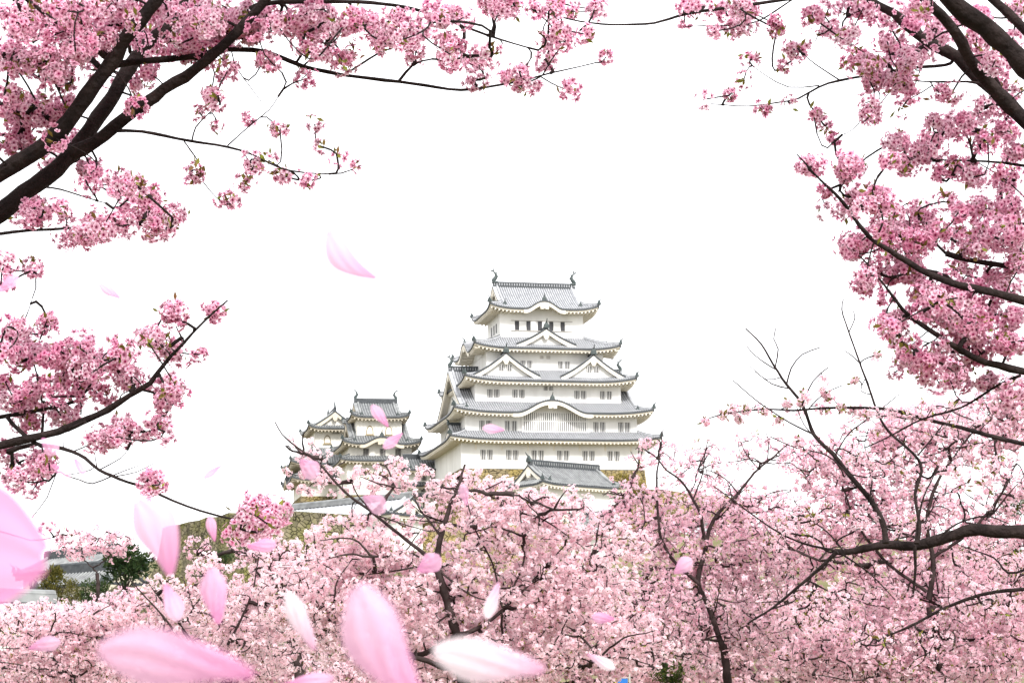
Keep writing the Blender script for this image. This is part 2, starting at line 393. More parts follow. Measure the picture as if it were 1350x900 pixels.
def dormer_gable(parent, style, k, s0, o_front, hw, zb, za, depth, win=True, horn=1.25):
    """triangular gable (chidori hafu) standing on a skirt roof"""
    t = MB(); P_ = lambda s, o, z: SIDE(k, s, o, z)
    prof = lambda q: za - (za - zb) * (1.32 * q - .32 * q * q)
    qs = np.linspace(0, 1, 11); r = Roof(style); r.setT(None)
    for sg in (-1, 1):
        r.t.grid([[P_(s0 + sg * hw * q, o, prof(q)) for q in qs] for o in (o_front, o_front - depth)], 0)
        no = int(depth / r.pitch)
        for i in range(1, no):
            o = o_front - i * r.pitch
            r.rib([P_(s0 + sg * hw * q, o, prof(q) + .01) for q in qs[::-1]], cap=False)
        t.grid([[P_(s0 + sg * hw * q, o_front + .02, prof(q) + .18) for q in qs], [P_(s0 + sg * hw * q, o_front + .03, prof(q) - .2) for q in qs]], 2)
        t.grid([[P_(s0 + sg * hw * q, o_front + .02, prof(q) + .16) for q in qs], [P_(s0 + sg * hw * q, o_front - .42, prof(q) + .2) for q in qs], [P_(s0 + sg * hw * q, o_front - .46, prof(q)) for q in qs]], 3)
        t.grid([[P_(s0 + sg * hw * q, o_front + .0, prof(q) - .18) for q in qs], [P_(s0 + sg * hw * q, o_front - .02, prof(q) - .72 - .12 * q) for q in qs], [P_(s0 + sg * hw * q, o_front - .3, prof(q) - .72 - .12 * q) for q in qs]], 1)
        t.grid([[P_(s0 + sg * hw * q, o_front - .02, prof(q) - .05) for q in qs], [P_(s0 + sg * hw * q, o_front - .75, prof(q) - .05) for q in qs]], 1)
        t.grid([[P_(s0 + sg * hw * q, o_front - .7, prof(q) - .04) for q in qs], [P_(s0 + sg * hw * q, o_front - .7, min(zb - .3, prof(q) - .05)) for q in qs]], 0)
    def bx(s, o, z, w, d, h, mi, tp=1.0):
        c = P_(s, o, z); t.box(c, (w, d, h) if k % 2 == 0 else (d, w, h), mi, tp)
    bx(s0, o_front - .1, za - 1.12, .8, .22, .75, 1, 1.3); bx(s0, o_front - .1, za - 1.6, .45, .22, .4, 1, 1.5)
    g = r.t.build('gable_roof', [M[style['pan']], M[style['rib']], M['edge']], parent)
    t.build('gable_face', [M[style['wall']], M[style['eave']], M['edge'], M[style['rib']]], g)
    h = MB(); h.tube([P_(s0, o_front + .05, za + .22), P_(s0, o_front - depth, za + .22)], .25, 8, 0); h.build('gable_ridge', M['edge'], g)
    h = MB(); ornament(h, P_(s0, o_front + .05, za + .05), SIDE(k, 0, 1, 0)[:2], horn); h.build('ridge_end_tile', M['bronze'], g)
    if win:
        for sg in (-.62, .62): window(g, k, s0 + sg, o_front - .7, zb + (za - zb) * .36, .85, .95, 3)
    return g
WIN = {}
def window(parent, k, s, o, z, w, h, bars=3, lat='plaster', back='dark'):
    key = (round(w, 2), round(h, 2), bars, lat, back)
    if key not in WIN:
        a = MB(); a.box((0, -.02, 0), (w, .06, h), 0)
        b = MB()
        for i in range(bars):
            b.box((-w / 2 + w * (i + .5) / bars, -.10, 0), (w / bars * .28, .09, h + .06), 0)
        WIN[key] = (a, b)
    a, b = WIN[key]; cx, cy, cz = SIDE(k, s, o, z); ang = (0, 90, 180, 270)[k]
    T = Matrix.Translation((cx, cy, cz)) @ Matrix.Rotation(R(ang), 4, 'Z')
    def bake(m, nm, mt, par):
        q = MB(); q.T = T; q.add(m.v, m.f, 0); return q.build(nm, mt, par)
    wo_ = bake(a, 'window', M[back], parent)
    if bars: bake(b, 'lattice', M[lat], wo_)
    return wo_
def wallbox(parent, hx, hy, z0, z1, m, cx=0, cy=0, name='wall'):
    b = MB(); b.box((cx, cy, (z0 + z1) / 2), (2 * hx, 2 * hy, z1 - z0)); return b.build(name, M[m], parent)
def stone_base(parent, hx, hy, z0, z1, flare, m='stone', cx=0, cy=0):
    b = MB(); rows = []
    for i in range(9):
        t = i / 8; e = flare * (1 - t) ** 1.7; zz = z0 + (z1 - z0) * t
        x, y = hx + e, hy + e
        rows.append([(cx - x, cy - y, zz), (cx + x, cy - y, zz), (cx + x, cy + y, zz), (cx - x, cy + y, zz), (cx - x, cy - y, zz)])
    b.grid(rows); b.add(rows[-1][:4], [(0, 1, 2, 3)])
    return b.build('stone_base', M[m], parent)
# ------------------------------------------------------------ ground and hill
def hill_z(x, y):
    s = lambda a, b, v: (lambda t: t * t * (3 - 2 * t))(np.clip((v - a) / (b - a), 0, 1))
    z = 7.0 * s(75, 175, y)
    d = np.hypot((x - 6) * .9, y - 330)
    return z + 15.0 * (1 - s(45, 120, d)) + 3 * s(150, 260, y) * (1 - s(100, 260, d))
n = 90
gx = np.concatenate([np.linspace(-4000, -400, 8), np.linspace(-300, 300, n), np.linspace(400, 4000, 8)])
gy = np.concatenate([[-300, -100, -30], np.linspace(-5, 480, n), [700, 1200, 2500, 5000]])
X, Y = np.meshgrid(gx, gy); Z = hill_z(X, Y); Z[Y > 650] = 4
V = np.stack([X, Y, Z], -1).reshape(-1, 3); w_ = len(gx)
ii = np.arange(len(gy) - 1)[:, None] * w_ + np.arange(w_ - 1)[None, :]
tag(np_mesh('ground', V, [(np.stack([ii, ii + 1, ii + w_ + 1, ii + w_], -1).reshape(-1, 4), 0)], [M['hill']], smooth=True), kind='structure')

# ------------------------------------------------------------ main keep
YAW = R(13.0)
cy_, sy_ = math.cos(YAW), math.sin(YAW)
def at_local(O, x, y, z): return (O[0] + cy_ * x - sy_ * y, O[1] + sy_ * x + cy_ * y, O[2] + z)
KO = at_local(P(733, 618, 321.0), -3.05, 0, -1.3)
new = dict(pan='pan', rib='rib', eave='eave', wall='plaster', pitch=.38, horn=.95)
old = dict(ticks=0, pan='pan_old', rib='rib_old', eave='eave_old', wall='plaster_old', pitch=.44, horn=.75)
keep = empty('castle_keep', KO, YAW, 'tall white five-tiered castle keep with grey tiled roofs and many gables', 'castle')
stone_base(keep, 14.75, 10.9, -17, 0, 6)
wallbox(keep, 14.85, 11, 0, 4.5, 'plaster'); wallbox(keep, 13.95, 10, 4.5, 8.7, 'plaster')
wallbox(keep, 11.9, 8.3, 8.7, 14.0, 'plaster'); wallbox(keep, 9.6, 6.5, 14, 19.5, 'plaster'); wallbox(keep, 6.9, 4.7, 19.5, 26.3, 'plaster')
skirt_roof(keep, new, (17, 13.2), 4.4, (13.97, 10.02), 6.05, (14.85, 11), .55)
irimoya(keep, new, (16.15, 12.3), 8.75, 17.05, .20, (13.95, 10), .75, {0: (-.35, 5.7, 2.0)}, None, .9, 1.7)
skirt_roof(keep, new, (14.05, 10.5), 14.05, (9.62, 6.52), 16.35, (11.9, 8.3), .75)
skirt_roof(keep, new, (12.05, 8.6), 19.6, (6.92, 4.72), 21.95, (9.6, 6.5), .75, {3: (0, 3.9, 1.9), 1: (0, 3.9, 1.9)})
irimoya(keep, new, (9.05, 7.0), 26.3, 31.2, .34, (6.9, 4.7), .75, {0: (0, 3.1, 1.3), 2: (0, 3.1, 1.3)}, None, .35, 2.0)
for s0 in (-7.05, 7.25): dormer_gable(keep, new, 0, s0, 9.4, 5.45, 14.95, 18.55, 5.0)
dormer_gable(keep, new, 0, 0, 7.7, 4.9, 20.35, 22.95, 4.5, False)
dormer_gable(keep, new, 3, 6.6, 15.9, 3.9, 4.95, 7.3, 3.2, False, 1.0)
for s in (-10.79, -6.69, -2.62, 1.47, 5.59, 9.67):
    for d in (-.55, .55): window(keep, 0, s + d, 11, 2.15, .8, 1.5)
for s in (-10.69, -6.6, 7.74, 11.82):
    for d in (-.55, .55): window(keep, 0, s + d, 10, 6.85, .8, 1.55)
for s in (-8.96, -4.9, 5.2, 9.44):
    for d in (-.55, .55): window(keep, 0, s + d, 8.3, 12.2, .8, 1.3)
for s in (-.45, .45): window(keep, 0, s, 8.3, 13.15, .62, .62, 3)
for s in (-3.1, 3.09):
    for d in (-.55, .55): window(keep, 0, s + d, 6.5, 17.25, .75, 1.15)
for s in (-.55, .55): window(keep, 0, s, 6.5, 18.45, .62, .5, 3, back='greywood')
for s in (-3.79, -1.89, 0, 1.89, 3.79):
    wn = window(keep, 0, s - .32, 4.7, 23.85, .68, 1.5, 0)
    sh = MB(); sh.box((s + .46, -4.76, 23.85), (.86, .09, 1.5)); sh.build('shutter', M['plaster'], wn)
sl_ = MB(); sl_.box((0, -4.78, 23.03), (10.2, .16, .1)); sl_.box((0, -4.78, 24.67), (10.2, .14, .08)); sl_.build('window_sill', M['greywood'], keep)
for s in (-1.6, .2, 2.0): window(keep, 3, s, 6.9, 23.8, .7, 1.5, 0)
for s in (-5, 0, 4): window(keep, 3, s, 11.9, 12.2, .8, 1.3)
# wide latticed bay below the cusped gable
bay = MB(); bay.box((.55, -10.16, 7.3), (11.0, .3, 3.6)); bo = bay.build('lattice_bay', M['plaster'], keep)
for z_, h_ in ((8.35, 1.15), (6.85, 1.4)):
    bk = MB(); bk.box((.55, -10.32, z_), (10.2, .06, h_)); bw = bk.build('window', M['dark'], bo)
    bb = MB()
    for i in range(30): bb.box((.55 - 5.1 + 10.2 * (i + .5) / 30, -10.42, z_), (.19, .14, h_ + .05))
    bb.build('lattice', M['plaster'], bw)
# stone-drop ledges and plaster panels of the lowest storey
for s in np.linspace(-12.5, 12.5, 7):
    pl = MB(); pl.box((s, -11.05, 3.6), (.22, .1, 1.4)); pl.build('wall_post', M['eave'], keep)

# ------------------------------------------------------------ west small keep
WO = at_local(P(505, 640, 338.0), -1.2, 0, 0)
wk = empty('small_keep', WO, YAW, 'smaller three-tiered white keep with bell-shaped windows left of the tall keep', 'castle')
stone_base(wk, 5.7, 5.9, -16, -2.2, 3, 'stone')
wallbox(wk, 5.8, 6.0, -2.2, 3.5, 'plaster_old'); wallbox(wk, 5.3, 5.0, 3.5, 6.4, 'plaster_old'); wallbox(wk, 3.85, 3.75, 6.4, 11.2, 'plaster_old')
skirt_roof(wk, old, (7.2, 7.5), 3.5, (5.32, 5.02), 4.5, (5.8, 6), .3)
irimoya(wk, old, (6.7, 6.7), 6.4, 10.9, .28, (5.3, 5), .6, {0: (0, 3.3, 1.15)}, None, .35, 0)
irimoya(wk, old, (5.0, 5.1), 11.15, 14.2, .27, (3.85, 3.75), .5, None, None, .2, 1.5)
for s in (-2.45, .35, 3.0): window(wk, 0, s, 5.0, 5.1, .95, 1.15, 4, 'greywood')
def bell_window(par, k, s, o, z, h=1.4):
    a = [(-.55, 0), (-.5, .5 * h), (-.42, .75 * h), (-.2, .95 * h), (0, h)]; a = a + [(-x, q) for x, q in a[::-1][1:]]
    def layer(sc, d0, d1, nm, mt, pr):
        m = MB(); c = h * .45
        f = [SIDE(k, s + x * sc, o + d1, z + c + (q - c) * sc) for x, q in a]; b = [SIDE(k, s + x * sc, o + d0, z + c + (q - c) * sc) for x, q in a]
        nn = len(a); m.add(f + b, [tuple(range(nn))] + [(i, (i + 1) % nn, nn + (i + 1) % nn, nn + i) for i in range(nn)])
        return m.build(nm, M[mt], pr)
    fr = layer(1.18, -.02, .05, 'window', 'gold', par)
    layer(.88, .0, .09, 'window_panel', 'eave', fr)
    m = MB(); m.box(SIDE(k, s, o + .08, z - .16), (1.7, .2, .12) if k % 2 == 0 else (.2, 1.7, .12)); m.build('sill', M['gold'], fr)
for s in (-1.62, 1.62): bell_window(wk, 0, s, 3.75, 8.25)
for s in (-3, 0, 2.5): window(wk, 0, s, 6.0, 1.6, .9, 1.0, 4, 'greywood')

# ------------------------------------------------------------ north-west small keep (front gable)
IO = at_local(P(440, 640, 352.0), -.4, 0, 0)
ik = empty('small_keep', IO, YAW, 'leftmost small keep, a white tower whose triangular gable faces the front', 'castle')
RZ = Matrix.Rotation(R(90), 4, 'Z')
stone_base(ik, 6.2, 6.2, -16, -2.5, 3, 'stone')
wallbox(ik, 6.0, 6.0, -2.5, 1.4, 'plaster_old'); wallbox(ik, 5.4, 5.4, 1.4, 4.2, 'plaster_old'); wallbox(ik, 3.5, 4.2, 4.2, 9.8, 'plaster_old')
skirt_roof(ik, old, (8.0, 7.4), .3, (5.42, 5.42), 2.0, (6, 6), .5, {3: (-2, 2.6, 1.2)})
skirt_roof(ik, old, (8.1, 7.0), 3.1, (3.52, 4.22), 6.2, (5.4, 5.4), .6)
irimoya(ik, old, (5.9, 4.85), 9.55, 12.65, .26, (4.2, 3.5), .6, None, RZ, .3, 1.3)
bell_window(ik, 0, -1.3, 4.2, 7.0, 1.35)
window(ik, 0, .2, 4.2, 9.0, 1.2, .6, 4, 'greywood', 'greywood'); window(ik, 0, .3, 4.2, 6.1, .9, .6, 3, 'greywood'); window(ik, 3, .8, 3.5, 7.4, .7, 1.3, 3, 'greywood')

# ------------------------------------------------------------ corridor turret between the keeps
CO = at_local(P(575, 655, 331.0), 0, 0, 0)
ck = empty('corridor_turret', CO, YAW, 'low grey-roofed corridor turret with small square windows linking the small keep to the tall keep', 'turret')
stone_base(ck, 5.6, 3.2, -16, -3, 3)
wallbox(ck, 5.6, 3.2, -3, 1.1, 'plaster_old'); wallbox(ck, 5.5, 3.0, 1.1, 4.3, 'plaster_old')
skirt_roof(ck, old, (6.1, 4.0), -.2, (5.6, 3.22), .35, (5.6, 3.2), 0.05); skirt_roof(ck, old, (6.1, 4.1), 1.5, (5.52, 3.02), 2.2, (5.6, 3.2), 0.05)
irimoya(ck, old, (6.3, 4.4), 4.1, 6.4, .2, (5.5, 3.0), .1, None, None, .3, 0)
for s in (-2.6, -.6, .6): window(ck, 0, s, 3.0, 3.0, .8, 1.1, 3, 'greywood'); window(ck, 0, s - .2, 3.2, .9, .75, .8, 3, 'greywood')

# ------------------------------------------------------------ gate turret in front of the keep
tan_ = R(40)
tk = empty('gate_turret', (6.9, 273.0, 29.7), tan_, 'grey-tiled hip-and-gable turret with blank white wall standing in front of the tall keep', 'turret')
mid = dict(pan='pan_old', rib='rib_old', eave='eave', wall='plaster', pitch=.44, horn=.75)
wallbox(tk, 6.6, 3.2, -9, .4, 'plaster'); stone_base(tk, 6.7, 3.3, -16, -9, 2)
irimoya(tk, mid, (7.9, 4.5), .2, 3.1, .36, (6.6, 3.2), .35, None, None, .3, 0)
ornq = MB(); ornament(ornq, (-6.4, 0, 3.5), (-1, 0), 1.1); ornq.build('ridge_end_tile', M['bronze'], tk)
for s in (-3, 1): window(tk, 0, s, 3.2, -3.0, .9, 1.2, 4)

def gabled_block(name, label, cat, A, B, hy, zwall, rise, style, base, wallm, wins=(), group=None, tier=None):
    """a long gabled plaster building or roofed wall whose ridge runs from A to B"""
    A = Vector(A); B = Vector(B); c = (A + B) / 2; L = (B - A).length / 2; rz = math.atan2(B.y - A.y, B.x - A.x)
    o = empty(name, (c.x, c.y, c.z - rise), rz, label, cat, group)
    wallbox(o, L - .4, hy - .7, -zwall, .1, wallm)
    if base: stone_base(o, L - .3, hy - .6, -zwall - base, -zwall, base * .25, 'stone_moss')
    irimoya(o, style, (L + .3, hy), 0, rise, .04, (L - .4, hy - .7), .05, None, None, .15, 0)
    for s in wins: window(o, 0, s, hy - .7, -1.6, .8, 1.1, 4)
    return o
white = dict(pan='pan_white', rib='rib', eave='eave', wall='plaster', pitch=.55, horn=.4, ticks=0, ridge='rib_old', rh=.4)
gabled_block('storehouse', 'long white-roofed plaster storehouse below the small keeps', 'building', P(345, 677, 207), P(540, 655, 194), 3.0, 3.5, 1.6, white, 7, 'plaster', (-3, 1))
gabled_block('storehouse', 'white plaster building half hidden by blossom below the tall keep', 'building', P(640, 672, 262), P(745, 676, 256), 3.2, 4, 2.0, white, 8, 'plaster', (-3, 0, 3))
gabled_block('roofed_wall', 'short white wall with black tiled capping below the gate turret', 'wall', P(776, 674, 246), P(800, 690, 243), .9, 4, .5, mid, 5, 'plaster')
gabled_block('roofed_wall', 'white plaster wall with tiled capping glimpsed behind the middle blossoms', 'wall', P(655, 694, 236), P(800, 702, 228), .9, 5, .6, white, 6, 'plaster', (-3.5, -1.5, .5, 2.5))
gabled_block('storehouse', 'low white building between blossoms at the right of the keep', 'building', P(840, 704, 280), P(935, 692, 270), 3, 5, 1.8, white, 8, 'plaster', (-3, 1))
gabled_block('gatehouse', 'distant grey-roofed gatehouse beyond the dark evergreen at far left', 'building', P(62, 733, 200), P(150, 731, 192), 3.6, 3.0, 1.6, old, 4, 'plaster_old')
gabled_block('roofed_wall', 'tiled plaster wall in front of the distant gatehouse at far left', 'wall', P(70, 752, 178), P(165, 752, 172), 2.2, 2.6, 1.3, old, 3, 'plaster')
gabled_block('roofed_wall', 'low pale wall with a white tiled top at the left edge of the picture', 'wall', P(-60, 797, 92), P(64, 789, 96), 1.5, 3.0, .9, white, 2, 'plaster')

def rampart(label, A, B, h, thick, batter, m='stone_moss', wob=0.25):
    A = Vector(A); B = Vector(B); L = (B - A).length; rz = math.atan2(B.y - A.y, B.x - A.x)
    b = MB(); rows = []; n_ = 24
    dz = (B.z - A.z)
    for i in range(9):
        t = i / 8; e = batter * (1 - t) ** 1.5; zz = -h + h * t
        row = [(-e + (L + 2 * e) * j / n_, -e - .12 * math.sin(j * 2.3 + i), zz + dz * j / n_ + (wob * math.sin(j * 1.7) * math.sin(j * .6) if i == 8 else 0)) for j in range(n_ + 1)]
        rows.append(row + [(L + e, thick + e, zz + dz), (-e, thick + e, zz), row[0]])
    b.grid(rows); b.add(rows[-1][:-1], [tuple(range(len(rows[-1]) - 1))])
    o = b.build('stone_rampart', M[m]); o.location = A; o.rotation_euler = (0, 0, rz)
    return tag(o, label, 'wall')
rampart('mossy stone rampart rising behind the blossoms left of the white storehouse', P(216, 696, 170), P(330, 672, 158), 8.5, 10, 2.6)
rampart('long lichen-yellow stone rampart under the white storehouse and the keeps', P(322, 706, 192), P(760, 690, 232), 13, 12, 3, 'stone')
rampart('yellow-brown stone rampart to the right below the tall keep', P(800, 640, 292), P(960, 655, 286), 14, 12, 3, 'stone')
# ------------------------------------------------------------ cherry trees
def catmull(pts, step):
    p = np.asarray(pts, float); p = np.vstack([2 * p[0] - p[1], p, 2 * p[-1] - p[-2]]); out = []; par = []
    m = len(p) - 3
    for i in range(m):
        a, b, c, d = p[i:i + 4]; n = max(2, int(np.linalg.norm(c - b) / step))
        for t in np.linspace(0, 1, n, endpoint=False):
            out.append(.5 * ((2 * b) + (c - a) * t + (2 * a - 5 * b + 4 * c - d) * t * t + (3 * b - a - 3 * c + d) * t ** 3)); par.append((i + t) / m)
    out.append(p[-2]); par.append(1.0)
    return np.array(out), np.array(par)
def tubes_np(segs, n=4):
    """prisms along separate segments (K,8): a xyz, b xyz, ra, rb"""
    s = np.asarray(segs, float); a, b, ra, rb = s[:, 0:3], s[:, 3:6], s[:, 6], s[:, 7]
    d = b - a; d /= np.maximum(np.linalg.norm(d, axis=1, keepdims=True), 1e-9)
    a = a - d * (ra * .6)[:, None]; b = b + d * (rb * .6)[:, None]
    ref = np.where(np.abs(d[:, 2:3]) < .9, np.array([[0, 0, 1.]]), np.array([[1., 0, 0]]))
    u = np.cross(d, ref); u /= np.linalg.norm(u, axis=1, keepdims=True); v = np.cross(u, d)
    th = np.arange(n) * 2 * math.pi / n
    ring = u[:, None, :] * np.cos(th)[None, :, None] + v[:, None, :] * np.sin(th)[None, :, None]
    A = a[:, None, :] + ring * ra[:, None, None]; B = b[:, None, :] + ring * rb[:, None, None]
    V = np.concatenate([A, B], 1).reshape(-1, 3); K = len(s)
    o = np.arange(K)[:, None] * 2 * n; j = np.arange(n)[None, :]; j2 = (j + 1) % n
    Fq = np.stack([o + j, o + j2, o + n + j2, o + n + j], -1).reshape(-1, 4)
    return V, Fq
def flowers_np(C, D, Rf, cin, cout, near):
    """five-petalled flowers: centres C, facing D, radius Rf, colours at heart and rim"""
    N = len(C); D = D / np.linalg.norm(D, axis=1, keepdims=True)
    ref = rng.normal(size=(N, 3)); U = np.cross(D, ref); U /= np.linalg.norm(U, axis=1, keepdims=True); Vv = np.cross(D, U)
    a = np.arange(5) * 2 * math.pi / 5
    e = U[:, None] * np.cos(a)[None, :, None] + Vv[:, None] * np.sin(a)[None, :, None]
    f = -U[:, None] * np.sin(a)[None, :, None] + Vv[:, None] * np.cos(a)[None, :, None]
    Rr = Rf[:, None, None] * rng.uniform(.88, 1.1, (N, 5, 1)); cup = rng.uniform(.02, .55, (N, 1, 1)); Dn = D[:, None] * Rf[:, None, None]
    C5 = C[:, None]
    if near:
        tpl = [(.40, -.27, .12), (.82, -.36, .62), (.93, 0, .9), (.82, .36, .62), (.40, .27, .12)]
    else:
        tpl = [(.60, -.40, .4), (1.0, 0, 1.0), (.60, .40, .4)]
    P5 = [C5 + Rr * (x * e + y * f) + Dn * (cup * z) for x, y, z in tpl]
    k = len(tpl); per = 1 + 5 * k
    V = np.empty((N, per, 3)); V[:, 0] = C; cols = np.empty((N, per, 3)); cols[:, 0] = cin
    for q in range(k):
        V[:, 1 + q::k] = P5[q]
        w = min(1.0, .62 + .38 * (tpl[q][0] - .4) / .4) if near else 1.0
        cols[:, 1 + q::k] = (cin * (1 - w) + cout * w)[:, None]
    o = (np.arange(N) * per)[:, None]; b = o + 1 + np.arange(5)[None] * k
    if near:
        Fq = np.concatenate([np.stack([o + 0 * b, b, b + 1, b + 2], -1).reshape(-1, 4), np.stack([o + 0 * b, b + 2, b + 3, b + 4], -1).reshape(-1, 4)])
    else:
        Fq = np.stack([o + 0 * b, b, b + 1, b + 2], -1).reshape(-1, 4)
    groups = [(Fq, 0)]
    V = V.reshape(-1, 3); cols = cols.reshape(-1, 3)
    if near:      # dark calyx and stamens in the heart
        S = C[:, None] + Rf[:, None, None] * .26 * e + Dn * .13; n0 = len(V)
        V = np.vstack([V, S.reshape(-1, 3)]); cols = np.vstack([cols, np.repeat(cin * .75, 5, 0)])
        groups.append((n0 + np.arange(N * 5).reshape(N, 5), 0))
    return V, groups, cols
def leaves_np(C, D, L, cols0):
    N = len(C); D = D / np.linalg.norm(D, axis=1, keepdims=True); S = np.cross(D, rng.normal(size=(N, 3))); S /= np.linalg.norm(S, axis=1, keepdims=True)
    V = np.stack([C, C + (D * .5 + S * .19) * L[:, None], C + D * L[:, None], C + (D * .5 - S * .19) * L[:, None]], 1).reshape(-1, 3)
    return V, [(np.arange(N * 4).reshape(N, 4), 0)], np.repeat(cols0, 4, 0)

PAL = {   # heart colour, rim colour range (linear)
 'deep': ((.30, .004, .085), (.93, .42, .63), (.97, .80, .89)),
 'rose': ((.66, .26, .37), (.93, .66, .77), (.96, .90, .93)),
 'pale': ((.70, .36, .43), (.92, .68, .77), (.95, .88, .90)),
 'white': ((.76, .44, .51), (.94, .725, .80), (.96, .91, .93)),
}
class Tree:
    def __init__(s, name, label, group, base, near, pal, bark):
        s.root = empty(name, tuple(base), 0, label, 'tree', group); s.base = np.array(base, float)
        s.near = near; s.pal = PAL[pal]; s.bark = bark
        s.br = []; s.pos = np.empty((0, 3)); s.bid = np.empty(0, int); s.tan = np.empty((0, 3))
    def limb(s, pts, r0, r1, name='branch', step=None, wob=.12, bare=False):
        pts = np.asarray(pts, float)
        if step is None: step = max(.05, np.linalg.norm(pts[-1] - pts[0]) / 40)
        q, t = catmull(pts, step)
        rad = r0 + (r1 - r0) * t
        nzz = np.cumsum(rng.normal(size=q.shape), 0); nzz -= np.linspace(0, 1, len(q))[:, None] * nzz[-1]
        q = q + nzz * (rad.mean() * wob)
        rad = rad * (1 + .07 * np.sin(np.arange(len(q)) * 1.9 + r0 * 900) + rng.normal(0, .035, len(q)))
        i = len(s.br); s.br.append(dict(q=q, rad=rad, name=name, twigs=[], C=[], bare=bare))
        tg = np.gradient(q, axis=0); tg /= np.maximum(np.linalg.norm(tg, axis=1, keepdims=True), 1e-9)
        if not bare or True:
            s.pos = np.vstack([s.pos, q]); s.bid = np.append(s.bid, np.full(len(q), i)); s.tan = np.vstack([s.tan, tg])
        return i
    def px(s, pts, Y0, Y1, w0, w1, pre=None, **k):
        """limb traced where it stands: picture points at depth Y0..Y1 (metres), widths in picture pixels"""
        n = len(pts); w = []
        for i, (x, y) in enumerate(pts): w.append(P(x, y, Y0 + (Y1 - Y0) * i / max(1, n - 1)))
        if pre is not None: w = [np.array(p, float) for p in pre] + w
        return s.limb(w, w0 * Y0 / F / 2, w1 * Y1 / F / 2, **k)
    def near_Y(s, x, y):
        d = s.pos - CAM; zz = d @ FWD; u = W / 2 + F * (d @ RIGHT) / zz; v = H / 2 - F * (d @ UP) / zz
        return s.pos[np.argmin((u - x) ** 2 + (v - y) ** 2), 1]
    def grow(s, C, rt=.0035, nf=(17, 26), rc=.052, rf=.0190, sag=.1, leaf=.5, allow=None):
        """twigs from the skeleton to the flower clusters C, nearest first"""
        C = np.asarray(C, float)
        ok = np.arange(len(s.pos)) if allow is None else np.nonzero(np.isin(s.bid, allow))[0]
        cap = len(ok) + len(C) * 16
        pos = np.empty((cap, 3)); bid = np.empty(cap, int); tan = np.empty((cap, 3)); par = np.full(cap, -1); cnt = np.zeros(cap)
        n = len(ok); n0 = n; pos[:n] = s.pos[ok]; bid[:n] = s.bid[ok]; tan[:n] = s.tan[ok]
        d0 = np.array([np.min(np.sum((pos[:n] - c) ** 2, 1)) for c in C]); order = np.argsort(d0)
        paths = []
        for ci in order:
            c = C[ci]; d2 = np.sum((pos[:n] - c) ** 2, 1); j = int(np.argmin(d2)); dist = math.sqrt(d2[j])
            m = int(min(14, max(3, dist / (rc * .9))))
            ctrl = pos[j] + tan[j] * dist * .45 + np.array([0, 0, -sag * dist]) + rng.normal(0, .10 * dist, 3)
            ts = np.linspace(0, 1, m + 1)[1:, None]
            pt = (1 - ts) ** 2 * pos[j] + 2 * ts * (1 - ts) * ctrl + ts ** 2 * c
            idx = np.arange(n, n + m); pos[idx] = pt; bid[idx] = bid[j]
            pr = np.concatenate([[j], idx[:-1]]); par[idx] = pr
            tg = pt - pos[pr]; tan[idx] = tg / np.maximum(np.linalg.norm(tg, axis=1, keepdims=True), 1e-9)
            n += m; k = n - 1
            cnt[idx] += 1; k = j
            while k >= n0: cnt[k] += 1; k = par[k]
            s.br[bid[j]]['C'].append((c, tg[-1], nf, rc, rf, leaf))
        i = np.arange(n0, n); p = par[i]
        r = rt * np.maximum(cnt, 1) ** .38
        rp = np.where(p >= n0, np.minimum(r[p], r[i] * 1.5), r[i])
        seg = np.concatenate([pos[p], pos[i], rp[:, None], r[i][:, None]], 1)
        for b in np.unique(bid[i]): s.br[b]['twigs'].append(seg[bid[i] == b])
        s.pos = np.vstack([s.pos, pos[n0:n]]); s.bid = np.append(s.bid, bid[n0:n]); s.tan = np.vstack([s.tan, tan[n0:n]])
    def finish(s):
        B0 = s.base
        tw, td = PAL_LEAF
        for b in s.br:
            mb = MB(); mb.tube(b['q'] - B0, b['rad'], 10 if s.near else 7)
            V = np.array(mb.v); g4 = np.array([f for f in mb.f if len(f) == 4]); caps = [f for f in mb.f if len(f) != 4]
            groups = [(g4, 0)] + [(np.array([c]), 0) for c in caps]
            if b['twigs']:
                sv, sf = tubes_np(np.concatenate(b['twigs'])); groups.append((sf + len(V), 0)); V = np.vstack([V, sv - B0])
            o = np_mesh(b['name'], V, groups, [M[s.bark]], s.root, smooth=True)
            if not b['C']: continue
            FC, FD, FR, fi, fo, LC, LD, LL, lc = [], [], [], [], [], [], [], [], []
            for c, tg, nf, rc, rf, leaf in b['C']:
                k = rng.integers(nf[0], nf[1] + 1); d = rng.normal(size=(k, 3)); d /= np.linalg.norm(d, axis=1, keepdims=True)
                sh = rng.uniform(.62, 1.3); FC.append(c + d * (rc * sh * rng.uniform(.75, 1.08, (k, 1)))); FD.append(d + rng.normal(0, .28, (k, 3)))
                FR.append(rf * rng.uniform(.72, 1.16, k)); w = np.clip(rng.uniform(0, 1) * .6 + rng.uniform(-.1, .5, (k, 1)), 0, 1)
                fi.append(np.array(s.pal[0]) * rng.uniform(.7, 1.3, (k, 1))); fo.append(np.array(s.pal[1]) * (1 - w) + np.array(s.pal[2]) * w)
                if rng.random() < leaf:
                    m = rng.integers(3, 9); dd = rng.normal(size=(m, 3)) + tg / max(np.linalg.norm(tg), 1e-9) * .8 + np.array([0, 0, .4]); LC.append(np.repeat(c[None], m, 0) + rng.normal(0, rc * .35, (m, 3)))
                    LD.append(dd); LL.append(rf * rng.uniform(1.4, 3.0, m)); u = rng.uniform(0, 1, (m, 1)); lc.append(np.array(tw) * u + np.array(td) * (1 - u))
            V, g, col = flowers_np(np.concatenate(FC), np.concatenate(FD), np.concatenate(FR), np.concatenate(fi), np.concatenate(fo), s.near)
